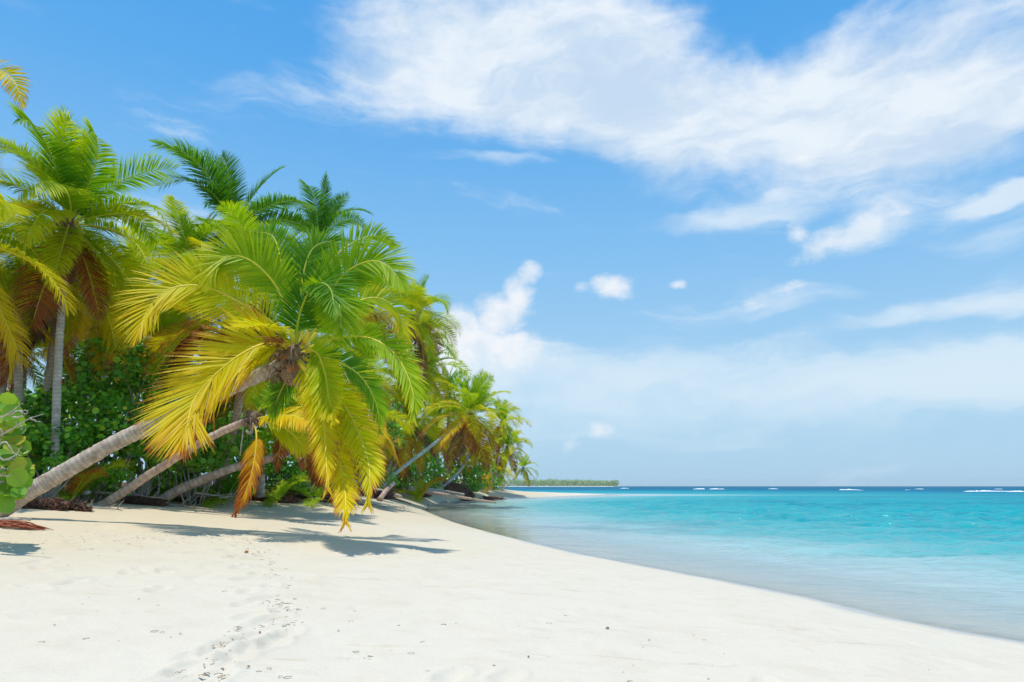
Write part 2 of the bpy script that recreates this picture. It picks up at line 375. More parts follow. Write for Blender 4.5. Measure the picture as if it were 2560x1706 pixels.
def mat_rachis():
    m, nt, out = material('palm_rachis')
    oi = nt.new('ShaderNodeObjectInfo'); oc = nt.new('ShaderNodeSeparateColor'); nt.put(oc.inputs[0], oi.outputs['Color'])
    col = nt.ramp(oc.outputs[0], [(0, (.45, .50, .03)), (.4, (.80, .66, .03)), (1, (.88, .62, .04))])
    col = nt.mix(nt.range(oc.outputs[1], .35, .8), col, (.28, .15, .07))
    p = principled(nt, Base_Color=col, Roughness=.45); nt.l.new(p.outputs[0], out.inputs[0]); return m
def mat_trunk(name, dark, mid, light, sc=1.0):
    m, nt, out = material(name)
    geo = nt.new('ShaderNodeNewGeometry').outputs['Position']
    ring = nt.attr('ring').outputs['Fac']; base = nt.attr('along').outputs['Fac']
    n1 = nt.noise(geo, 7 * sc, 6, .65); n2 = nt.noise(geo, 38 * sc, 4, .7)
    col = nt.ramp(n1, [(.32, dark), (.5, mid), (.68, light)])
    col = nt.mix(nt.range(n2, .45, .75, 0, .55), col, dark)
    col = nt.mix(nt.math('MULTIPLY', ring, .55), col, dark)
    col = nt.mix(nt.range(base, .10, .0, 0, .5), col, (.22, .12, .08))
    lich = nt.range(nt.noise(geo, 5.0, 3, .5), .60, .68, 0, .6)
    col = nt.mix(lich, col, (.55, .52, .45))
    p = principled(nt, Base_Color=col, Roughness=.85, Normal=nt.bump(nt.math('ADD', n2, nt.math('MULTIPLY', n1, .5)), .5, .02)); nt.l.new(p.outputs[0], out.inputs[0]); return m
def mat_leaf(name, stops, trans=.35, rough=.38):
    m, nt, out = material(name)
    a = nt.new('ShaderNodeSeparateColor'); nt.put(a.inputs[0], nt.attr('col').outputs['Color'])
    oi = nt.new('ShaderNodeObjectInfo')
    rn = nt.math('FRACT', nt.math('ADD', a.outputs[2], oi.outputs['Random']))
    col = nt.ramp(rn, stops)
    vein = nt.range(a.outputs[0], .06, .0, 0, .6)
    col = nt.mix(vein, col, (.35, .38, .06))
    leaf_shader(nt, out, col, trans, rough, .45); return m
def mat_plain(name, c1, c2, scale=12, rough=.85, bump=.4, dist=.02):
    m, nt, out = material(name)
    geo = nt.new('ShaderNodeNewGeometry').outputs['Position']
    n = nt.noise(geo, scale, 6, .65)
    col = nt.ramp(n, [(.33, c1), (.67, c2)])
    p = principled(nt, Base_Color=col, Roughness=rough, Normal=nt.bump(n, bump, dist)); nt.l.new(p.outputs[0], out.inputs[0]); return m

M = {}
M['sand'] = mat_sand(); M['water'] = mat_water(); M['frond'] = mat_frond(); M['rachis'] = mat_rachis()
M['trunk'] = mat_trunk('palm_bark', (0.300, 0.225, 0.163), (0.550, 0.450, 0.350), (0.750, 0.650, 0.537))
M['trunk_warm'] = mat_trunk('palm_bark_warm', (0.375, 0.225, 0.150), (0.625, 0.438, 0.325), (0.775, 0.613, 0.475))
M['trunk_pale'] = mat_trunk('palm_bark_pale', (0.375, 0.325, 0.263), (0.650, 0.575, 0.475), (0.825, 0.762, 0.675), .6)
M['fibre'] = mat_plain('palm_fibre', (.12, .06, .03), (.40, .27, .17), 30)
M['husk'] = mat_plain('coconut_husk', (0.320, 0.096, 0.024), (0.480, 0.224, 0.040), 14, .5, .15)
M['root'] = mat_plain('root_mat', (.09, .04, .022), (.30, .15, .09), 22, .95, 1.0, .05)
M['wood'] = mat_plain('dead_wood', (.22, .17, .13), (.50, .43, .36), 16)
M['twig'] = mat_plain('dry_twig', (.35, .28, .22), (.62, .54, .46), 30)
M['reddry'] = mat_plain('dry_frond_red', (.20, .04, .02), (.48, .15, .06), 20)
M['wrack'] = mat_plain('wrack', (.22, .14, .08), (.42, .31, .19), 25)
M['foam'] = mat_plain('foam', (.80, .84, .86), (.93, .94, .95), 3, .7, .6, .1)
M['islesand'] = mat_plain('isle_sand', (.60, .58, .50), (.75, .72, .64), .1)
M['plastic'] = mat_plain('white_plastic', (.7, .7, .7), (.85, .85, .85), 3, .4, .05)
M['grape'] = mat_leaf('sea_grape_leaf', [(0, (0.115, 0.299, 0.017)), (.35, (0.184, 0.414, 0.023)), (.7, (0.287, 0.483, 0.023)), (.9, (0.460, 0.517, 0.034)), (1, (0.517, 0.380, 0.046))], .4)
M['shrub'] = mat_leaf('shrub_leaf', [(0, (0.060, 0.220, 0.017)), (.4, (0.127, 0.406, 0.022)), (.75, (0.237, 0.608, 0.027)), (.95, (0.439, 0.710, 0.034)), (1, (0.710, 0.642, 0.051))], .4)
M['shrub_light'] = mat_leaf('shrub_leaf_light', [(0, (0.090, 0.269, 0.018)), (.4, (0.164, 0.419, 0.022)), (.75, (0.284, 0.568, 0.030)), (1, (0.448, 0.628, 0.045))], .36)
M['vine'] = mat_leaf('vine_leaf', [(0, (0.130, 0.364, 0.013)), (.5, (0.208, 0.520, 0.019)), (1, (0.338, 0.598, 0.026))], .4)
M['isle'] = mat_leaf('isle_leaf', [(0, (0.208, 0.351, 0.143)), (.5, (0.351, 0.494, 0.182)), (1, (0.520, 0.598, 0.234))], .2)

# ------------------------------------------------------------------ beach ground
def build_ground():
    a = np.radians(np.concatenate([np.linspace(-125, -45, 60)[:-1], np.linspace(-45, 45, 600), np.linspace(45, 110, 40)[1:]])); na = len(a)
    r = np.concatenate([0.4 * (3.0 / 0.4) ** np.linspace(0, 1, 40)[:-1], 3.0 * (16 / 3.0) ** np.linspace(0, 1, 430), 16 * (330 / 16) ** np.linspace(0, 1, 230)[1:]]); nr = len(r)
    A, RR = np.meshgrid(a, r); x = RR * np.sin(A); y = RR * np.cos(A)
    z, s, t = ground_z(x.ravel(), y.ravel())
    # footprints and scuffs pressed into the sand
    rng = np.random.default_rng(4); xf = x.ravel(); yf = y.ravel()
    spots = []
    for i in range(75):
        spots.append((rng.uniform(-8.5, -3.0), rng.uniform(5.0, 11.5), rng.uniform(0, 3.1)))
    for i in range(14):
        spots.append((-0.4 + i * .18 + rng.uniform(-.1, .1), 3.9 + i * .02 + rng.uniform(-.1, .3), 1.3))
    trail = catmull([((px - 1280) / F * D * 1.02, D) for px, D in [(640, 11.5), (615, 9.8), (650, 8.4), (690, 7.0), (690, 5.9), (720, 5.2), (700, 4.75), (610, 4.4), (560, 4.0), (540, 3.6)]], 34)
    for i, (tx, ty) in enumerate(trail): spots.append((tx + (.09 if i % 2 else -.09) + rng.normal(0, .03), ty + rng.normal(0, .05), 1.4 + rng.normal(0, .2)))
    for X, Y, an in spots:
        m = (abs(xf - X) < .5) & (abs(yf - Y) < .5)
        dx = (xf[m] - X) * math.cos(an) + (yf[m] - Y) * math.sin(an); dy = -(xf[m] - X) * math.sin(an) + (yf[m] - Y) * math.cos(an)
        q = (dx / .15) ** 2 + (dy / .07) ** 2
        z[m] += -0.030 * np.exp(-q) + 0.012 * np.exp(-((np.sqrt(q) - 1.5) / .4) ** 2)
    land = np.clip(s - .6, 0, 1) * np.clip((26 - yf) / 10, 0, 1)
    z += land * (.020 * (fbm(xf * 1.1 + yf * .5, yf * 4.5 - xf * 1.2, 4, 55) - .5) + .012 * (fbm(xf * 6, yf * 6, 2, 66) - .5))
    v = np.stack([xf, yf, z], 1)
    i = np.arange(nr - 1)[:, None] * na + np.arange(na - 1)[None, :]
    q = np.stack([i, i + na, i + na + 1, i + 1], -1).reshape(-1, 4)[:, ::-1]
    me = mesh_np('sand_beach', v, q, attrs={'shore': np.clip(s, -30, 60), 'treed': np.clip(t, -30, 60), 'weed': .75 * np.exp(-((s + .3) / 1.6) ** 2) * np.clip((yf - 24) / 12, 0, 1) * np.clip((70 - yf) / 15, 0, 1)}, mats=[M['sand']])  # last attribute: strength of the olive tint beside the waterline
    tag(link('sand_beach', me), 'pale sand beach curving round the bay to a low spit', kind='structure')
build_ground()

def build_sea():
    na = 560
    a = np.radians(np.concatenate([np.linspace(-48, 50, 480), np.linspace(50.5, 135, 80)]))
    r = np.concatenate([4.0 * (110 / 4.0) ** np.linspace(0, 1, 720), 110 * (4000 / 110) ** np.linspace(0, 1, 180)[1:]]); nr = len(r)
    A, RR = np.meshgrid(a, r); x = (RR * np.sin(A)).ravel(); y = (RR * np.cos(A)).ravel()
    s = polydist(x, y, shore_s); s = np.where(inside(x, y, land_poly), -s, s)
    rr = RR.ravel()
    # distance from the bay's beach sets the depth tone
    lg = np.log10(np.clip(s, .05, None) + 1)
    tone = np.interp(s + 2.2 * (fbm(x / 6, y / 3, 4, 91) - .5) * np.clip(s / 3, 0, 1), [0, 2, 5, 9, 16, 30, 60, 95, 170, 320], [0.0, .06, .14, .24, .36, .48, .58, .70, .88, 1.0])
    # shallows carry on from the spit
    d_sp = np.hypot((x - 32) / 26, (y - 119) / 11); tone -= .22 * np.exp(-d_sp ** 2)
    n = fbm(x / 22, y / 9, 4, 31)
    reef = np.clip((n - .47) * 6, 0, 1) * np.interp(y, [50, 66, 125, 230], [0, 1, 1, .3]) * np.interp(s, [20, 40], [0, 1])
    reef = np.maximum(reef, .7 * np.clip((fbm(x / 5, y / 2.2, 4, 77) - .52) * 7, 0, 1) * np.exp(-((x - 4) / 5) ** 2 - ((y - 27) / 5) ** 2))
    opac = np.interp(s, [0, .3, 1.2, 3, 6, 12], [0.0, .22, .55, .82, .95, 1.0])
    # murky shallows by the fallen trunks
    mk = np.exp(-((x + 5) / 5) ** 2 - ((y - 48) / 14) ** 2); opac *= 1 - .6 * mk
    chop = np.interp(s, [0, 1.5, 6, 20, 200, 1500], [.02, .07, .28, .60, .9, 1.0]) 
    z = np.zeros_like(x); step = np.maximum(rr * .0046, .05); rng = np.random.default_rng(6); am = np.interp(s, [0, 1, 5, 14, 40], [.02, .08, .4, .8, 1.0])
    wx = x + 1.2 * (fbm(x / 5, y / 5, 2, 8) - .5); wy = y + 1.2 * (fbm(x / 5, y / 5, 2, 18) - .5)
    for lam in np.geomspace(.45, 9, 30):
        an = math.radians(-105 + rng.normal(0, 38)); kx, ky = math.cos(an), math.sin(an); ph = (wx * kx + wy * ky) * 2 * math.pi / lam + rng.uniform(0, 6.28)
        A = .019 * lam ** .75 * np.clip((lam / step - 3) / 3, 0, 1) * np.interp(lam, [0, 1.8, 4, 9], [1.1, 1, .35, .12])
        c = (np.sin(ph) + 1) / 2; z += A * (c ** 1.6 * 2 - 1)
    z *= am * (.5 + 1.0 * fbm(x / 7, y / 4, 3, 61)) * np.interp(rr, [70, 110], [1, 0])
    keep = s > -1.2
    v = np.stack([x, y, z], 1)
    i = np.arange(nr - 1)[:, None] * na + np.arange(na - 1)[None, :]
    q = np.stack([i, i + na, i + na + 1, i + 1], -1).reshape(-1, 4)[:, ::-1]
    q = q[keep[q].any(1)]
    used = np.unique(q); mp = np.full(len(v), -1); mp[used] = np.arange(len(used)); q = mp[q]
    me = mesh_np('sea', v[used], q, attrs={'tone': tone[used], 'reef': reef[used], 'opac': opac[used], 'chop': chop[used]}, mats=[M['water']])
    tag(link('sea', me), 'clear turquoise sea deepening to blue at the horizon', kind='structure')
build_sea()

# ------------------------------------------------------------------ tubes
def tube_np(P, rad, sides=8, closed=True):
    P = np.asarray(P, float); n = len(P); rad = np.broadcast_to(rad, (n,))
    T = nrm(np.gradient(P, axis=0)); ref = np.array((0.13, 0.2, 1.0)) if abs(T[0][2]) < .9 else np.array((1.0, .1, 0))
    U = nrm(np.cross(T, ref)); V = np.cross(T, U)
    ang = np.arange(sides) * 2 * math.pi / sides
    v = P[:, None, :] + rad[:, None, None] * (np.cos(ang)[None, :, None] * U[:, None, :] + np.sin(ang)[None, :, None] * V[:, None, :])
    v = v.reshape(-1, 3); j = np.arange(sides)
    q = []
    for i in range(n - 1):
        q.append(np.stack([i * sides + j, i * sides + (j + 1) % sides, (i + 1) * sides + (j + 1) % sides, (i + 1) * sides + j], 1))
    q = np.concatenate(q); tr = []
    if closed:
        v = np.vstack([v, P[0], P[-1]]); a = len(v) - 2
        tr = np.concatenate([np.stack([np.full(sides, a), (j + 1) % sides, j], 1), np.stack([np.full(sides, a + 1), (n - 1) * sides + j, (n - 1) * sides + (j + 1) % sides], 1)])
    return v, q, (tr if closed else None)
def merge(parts):
    V = []; Q = []; T = []; off = 0
    for v, q, t in parts:
        V.append(v)
        if q is not None and len(q): Q.append(np.asarray(q) + off)
        if t is not None and len(t): T.append(np.asarray(t) + off)
        off += len(v)
    return np.concatenate(V), (np.concatenate(Q) if Q else None), (np.concatenate(T) if T else None)

def trunk_mesh(P, r0, r1, seed=0, sides=14, flare=1.0, ringstep=.11, mat='trunk', amp=.05):
    rng = np.random.default_rng(seed)
    L = np.linalg.norm(np.diff(P, axis=0), axis=1).sum(); nring = max(6, int(L / ringstep)); n = nring * 2
    Q = catmull(P, n + 1); al = np.linspace(0, 1, n + 1)
    r = r0 + (r1 - r0) * al ** .8 + r0 * .55 * flare * np.exp(-al * L / .38)
    ring = np.zeros(n + 1); jit = rng.uniform(.5, 1.4, n + 1)
    ring[1::2] = 1; r = r * (1 + amp * np.where(ring > 0, -jit * .6, jit * .6))
    Q[:, 0] += (rng.random(n + 1) - .5) * .012; Q[:, 2] += (rng.random(n + 1) - .5) * .012
    v, q, t = tube_np(Q, r, sides)
    nn = len(v) - 2
    v[:nn] += (rng.random((nn, 3)) - .5) * r0 * .07
    at_r = np.concatenate([np.repeat(ring, sides), [0, 0]]); at_a = np.concatenate([np.repeat(al * L / 4, sides), [0, 1]])
    return mesh_np('trunk', v, q, t, attrs={'ring': at_r, 'along': at_a}, mats=[M[mat]])

# ------------------------------------------------------------------ fronds
def frond_geo(R_, Nref, leafL=.85, width=.045, n=80, t0=.14, grav=.35, seed=0, segs=4, vang=.18, twist=0.0, spread=1.0, tear=0.0, comb=0.0, rr=.022):
    """leaflets along rachis curve R_ (k,3); Nref = side the upper surface faces.  returns (verts, quads, col), rachis(verts, quads, tris)"""
    rng = np.random.default_rng(seed)
    Rf = catmull(R_, 60) if len(R_) < 40 else R_
    T = nrm(np.gradient(Rf, axis=0)); K = len(Rf)
    Nr = np.broadcast_to(np.asarray(Nref, float), T.shape)
    N = nrm(Nr - (Nr * T).sum(1, keepdims=True) * T)
    # keep the frame from flipping
    for i in range(1, K):
        if N[i] @ N[i - 1] < 0: N[i] = -N[i]
        N[i] = N[i] * .35 + N[i - 1] * .65; N[i] -= (N[i] @ T[i]) * T[i]; N[i] /= np.linalg.norm(N[i])
    S = np.cross(T, N)
    tt = np.linspace(t0, 1, n)
    out = []
    VV = []; QQ = []; CC = []; off = 0
    for side in (-1, 1):
        t = np.clip(tt + rng.normal(0, .35 / n, n), 0, 1)
        f = t * (K - 1); i0 = np.minimum(f.astype(int), K - 2); fr = (f - i0)[:, None]
        lerp = lambda A: A[i0] * (1 - fr) + A[i0 + 1] * fr
        p = lerp(Rf); Tn = nrm(lerp(T)); Nn = nrm(lerp(N)); Sn = nrm(lerp(S)) * side
        ang = np.radians(22 + 30 * t + 32 * np.clip((t - .8) / .2, 0, 1) ** 1.5) / spread + rng.normal(0, .055, n)
        tw = twist * (t - .2)
        va = vang * (1 - .5 * t) + rng.normal(0, .07, n)
        d = Sn * (np.cos(ang) * np.cos(va))[:, None] + Tn * np.sin(ang)[:, None] + Nn * (np.sin(va) + tw * side)[:, None]
        d = nrm(d)
        prof = np.interp(t, [0, .14, .3, .5, .75, .92, 1.0], [.45, .62, .95, 1.0, .86, .58, .38])
        L = leafL * prof * rng.uniform(.90, 1.06, n)
        if tear > 0: L *= np.where(rng.random(n) < tear, rng.uniform(.2, .7, n), 1)
        w = width * np.interp(t, [0, .3, .8, 1], [.75, 1, .85, .5]) * rng.uniform(.85, 1.1, n)
        W = nrm(np.cross(d, Nn)); W = nrm(W + Nn * rng.normal(0, .30, n)[:, None])
        g = grav * rng.uniform(.7, 1.3, n)
        rn = np.clip(fbm(t * 14 + side * 50, np.zeros(n) + seed * 1.7, 2, 3) * .55 + rng.random(n) * .45, 0, 1)
        pos = p.copy(); rows = []; cols = []
        for k in range(segs + 1):
            u = k / segs
            wk = w * [.55, 1.0, .95, .62, .10][min(4, round(u * 4))]
            rows.append(np.stack([pos - W * wk[:, None] / 2, pos + W * wk[:, None] / 2], 1))
            c = np.stack([np.full(n, u), t, rn], 1); cols.append(np.stack([c, c], 1))
            pos = pos + d * (L / segs)[:, None]
            d = nrm(d + np.array((0, 0, -1.0)) * (g * (.35 + u) / segs * 1.6)[:, None])
            W = W - (W * d).sum(1, keepdims=True) * d; W = nrm(W)
        V = np.stack(rows, 1)   # n, segs+1, 2, 3
        C = np.stack(cols, 1)
        V = V.reshape(-1, 3); C = C.reshape(-1, 3)
        b = (np.arange(n) * (segs + 1) * 2)[:, None] + (np.arange(segs) * 2)[None, :] + off
        Q = np.stack([b, b + 1, b + 3, b + 2], -1).reshape(-1, 4)
        VV.append(V); QQ.append(Q); CC.append(C); off += len(V)
    leaf = (np.concatenate(VV), np.concatenate(QQ), np.concatenate(CC))
    rad = rr * np.interp(np.linspace(0, 1, K), [0, .05, .15, .5, 1], [2.3, 1.5, 1.1, .75, .18])
    rach = tube_np(Rf[::2], rad[::2], 6)
    return leaf, rach
def add_frond(parent, R_, Nref, color, **kw):
    leaf, rach = frond_geo(R_, Nref, **kw)
    me = mesh_np('frond', leaf[0], leaf[1], mats=[M['frond']], colattr=leaf[2])
    o = link('frond', me, parent, color=color)
    r = link('rachis', mesh_np('rachis', rach[0], rach[1], rach[2], mats=[M['rachis']]), o, color=color)
    return o

# frond prototypes in a local frame: base at the origin, leaving along +Y at a start elevation, unit length ~4.2 m
def proto_curve(elev, droop, L=4.2, side=0.0, seed=0, n=40):
    rng = np.random.default_rng(seed); p = np.zeros(3); out = [p.copy()]; e = R(elev); az = 0.0
    for i in range(n - 1):
        t = i / (n - 1)
        d = np.array((math.sin(az) * math.cos(e), math.cos(az) * math.cos(e), math.sin(e)))
        p = p + d * L / (n - 1); out.append(p.copy())
        e -= R(droop) / (n - 1) * (.35 + 1.3 * t) * (math.cos(e) * .75 + .25 if e > -1.4 else 0); e = max(e, R(-88)); az += R(side) / (n - 1)
    return np.array(out)
CLASSES = [(80, 55), (62, 95), (42, 105), (20, 95), (-5, 80), (-32, 55), (-60, 30)]
PROTO = {}
def build_protos():
    for lod, (n, w, segs, LL) in {'mid': (115, .048, 3, 1.0), 'far': (46, .10, 2, .95)}.items():
        for ci, (e, dr) in enumerate(CLASSES):
            for v in range(3):
                c = proto_curve(e, dr, side=(-28, 8, 34)[v], seed=v)
                leaf, rach = frond_geo(c, (0, -.25 if e > 0 else .6, 1.0), leafL=LL * (1.0, .92, 1.06)[v], width=w, n=n, segs=segs, grav=(.45, .8, .6)[v] + (.3 if e < 20 else 0), seed=100 + ci * 3 + v, vang=.25, twist=(.5, -.4, .9)[v], tear=.04, rr=.024)
                PROTO[lod, ci, v] = (mesh_np('frond', leaf[0], leaf[1], mats=[M['frond']], colattr=leaf[2]), mesh_np('rachis', rach[0], rach[1], rach[2], mats=[M['rachis']]))
            # shaggy dead frond
        for v in range(2):
            c = proto_curve(-62, 40, L=3.0, side=(20, -20)[v], seed=v)
            leaf, rach = frond_geo(c, (0, 1, .3), leafL=.55, width=w * .7, n=int(n * .8), segs=segs, grav=2.6, seed=300 + v, tear=.2, rr=.02)
            PROTO[lod, 'dead', v] = (mesh_np('frond', leaf[0], leaf[1], mats=[M['frond']], colattr=leaf[2]), mesh_np('rachis', rach[0], rach[1], rach[2], mats=[M['rachis']]))
build_protos()

def ico(n=2, seed=0, rough=.1, scale=(1, 1, 1)):
    import bmesh
    bm = bmesh.new(); bmesh.ops.create_icosphere(bm, subdivisions=n, radius=1)
    rng = np.random.default_rng(seed)
    v = np.array([p.co[:] for p in bm.verts]); f = np.array([[q.index for q in g.verts] for g in bm.faces]); bm.free()
    k = 1 + rough * (rng.random(len(v)) - .5) * 2 + rough * 1.2 * (fbm(v[:, 0] * 2 + 9, v[:, 1] * 2 + v[:, 2], 3, seed) - .5) * 2
    return v * k[:, None] * np.array(scale), f
def fibre_mesh(seed, r=.2, h=.5, n=50):
    rng = np.random.default_rng(seed); parts = []
    v, f = ico(2, seed, .12, (r, r, h * .6)); parts.append((v, None, f))
    for i in range(n):
        a = rng.uniform(0, 6.28); z = rng.uniform(-h * .5, h * .5); rr = r * .9
        p0 = np.array((math.cos(a) * rr, math.sin(a) * rr, z)); o = np.array((math.cos(a), math.sin(a), 0))
        ln = rng.uniform(.12, .38)
        P = [p0, p0 + o * ln * .5 + (0, 0, ln * rng.uniform(-.2, .5)), p0 + o * ln * .7 + (0, 0, -ln * .5)]
        parts.append(tube_np(catmull(P, 4), np.array([.02, .016, .01, .003]) * rng.uniform(.6, 1.7), 4))
    return merge(parts)
FIB = []
for i in range(3):
    v, q, t = fibre_mesh(i); FIB.append(mesh_np('leaf_sheath', v, q, t, mats=[M['fibre']]))
vv, ff = ico(2, 3, .03, (.085, .085, .11)); COCO = mesh_np('coconut', vv, None, ff, mats=[M['husk']])

def crown(root, c, L, n, yel, brn, seed, lod, dead=3, axis=(0, 0, 1), nuts=0, emin=0, fibscale=1.0):
    rng = random.Random(seed); s = L / 4.2
    A = Vector(axis).normalized(); q = Vector((0, 0, 1)).rotation_difference(A).to_matrix().to_4x4()
    for i in range(n):
        f = (i + .5) / n
        ci = min(6, int(f * 7)) if emin == 0 else min(6, emin + int(f * (7 - emin)))
        v = rng.randrange(3); me, rm = PROTO[lod, ci, v]
        azi = i * 2.39996 + rng.uniform(-.3, .3)
        y = yel + (f - .45) * .55 + rng.uniform(-.12, .12); b = brn * max(0, f - .25) * 1.3 + rng.uniform(0, .10) * (1 if f > .4 else 0)
        if f > .75 and rng.random() < brn: b = rng.uniform(.35, .7)
        o = link('frond', me, root, color=(max(0, y), b, 0))
        ss = s * rng.uniform(.85, 1.12) * (.8 if ci == 0 else 1)
        m = Matrix.Translation(Vector(c)) @ q @ Matrix.Rotation(azi, 4, 'Z') @ Matrix.Rotation(R(rng.uniform(-9, 9)), 4, 'X') @ Matrix.Rotation(R(rng.uniform(-18, 18)), 4, 'Y') @ Matrix.Scale(ss, 4)
        o.matrix_local = m
        link('rachis', rm, o, color=(max(0, y), b, 0))
    for i in range(dead):
        v = rng.randrange(2); me, rm = PROTO[lod, 'dead', v]
        o = link('dead_frond', me, root, color=(.8, rng.uniform(.55, .95), 0))
        o.matrix_local = Matrix.Translation(Vector(c)) @ Matrix.Rotation(rng.uniform(0, 6.28), 4, 'Z') @ Matrix.Scale(s * rng.uniform(.5, .85), 4)
        link('rachis', rm, o, color=(.8, .8, 0))
    o = link('leaf_sheath', FIB[seed % 3], root); o.matrix_local = Matrix.Translation(Vector(c)) @ q @ Matrix.Translation((0, 0, -.12 * s)) @ Matrix.Scale(s * fibscale, 4)
    for i in range(nuts):
        a = rng.uniform(0, 6.28); o = link('coconut', COCO, root)
        o.matrix_local = Matrix.Translation(Vector(c) + Vector((math.cos(a) * .3, math.sin(a) * .3 - .1, -.25 - .15 * rng.random()))) @ Matrix.Scale(s, 4)

def palm(label, cx, cy, D, bx, bD, *, lim=-.4, L=4.2, n=24, yel=.4, brn=.3, seed=1, lod='far', dead=3, bend=.5, r0=.17, r1=.12, tmat='trunk', nuts=0, mids=None, emin=0, lean=.25):
    if cx > 880: yel += .13
    k_ = snap(bx, bD, lim) / bD; D *= k_; bD *= k_; L *= k_; r0 *= k_ ** .5; r1 *= k_ ** .5
    if mids: mids = [(a, b_, d * k_) for a, b_, d in mids]
    c = at(cx, cy, D); b = ground_pt(bx, bD)
    root = empty('coconut_palm', tuple(b), label, 'palm tree', 'coconut palms leaning along the shore')
    if mids is None:
        mid = (b + c) / 2; d = c - b; mid = mid + np.array((d[0], d[1], 0)) * .14 * bend * 2 - np.array((0, 0, np.hypot(d[0], d[1]))) * .10 * bend
        P = [b + (0, 0, -.25), mid, c]
    else:
        P = [b + (0, 0, -.2)] + [at(*m) for m in mids] + [c]
    P = [p - b for p in P]; sides = 14 if D < 22 else 8
    link('trunk', trunk_mesh(np.array(P), r0, r1, seed, sides, mat=tmat, ringstep=.10 if D < 22 else .3), root)
    ax = nrm(np.array(P[-1]) - np.array(P[-2])); ax = nrm(ax * lean + np.array((0, 0, 1.0)))
    crown(root, c - b, L, n, yel, brn, seed, lod, dead, ax, nuts, emin)
    return root

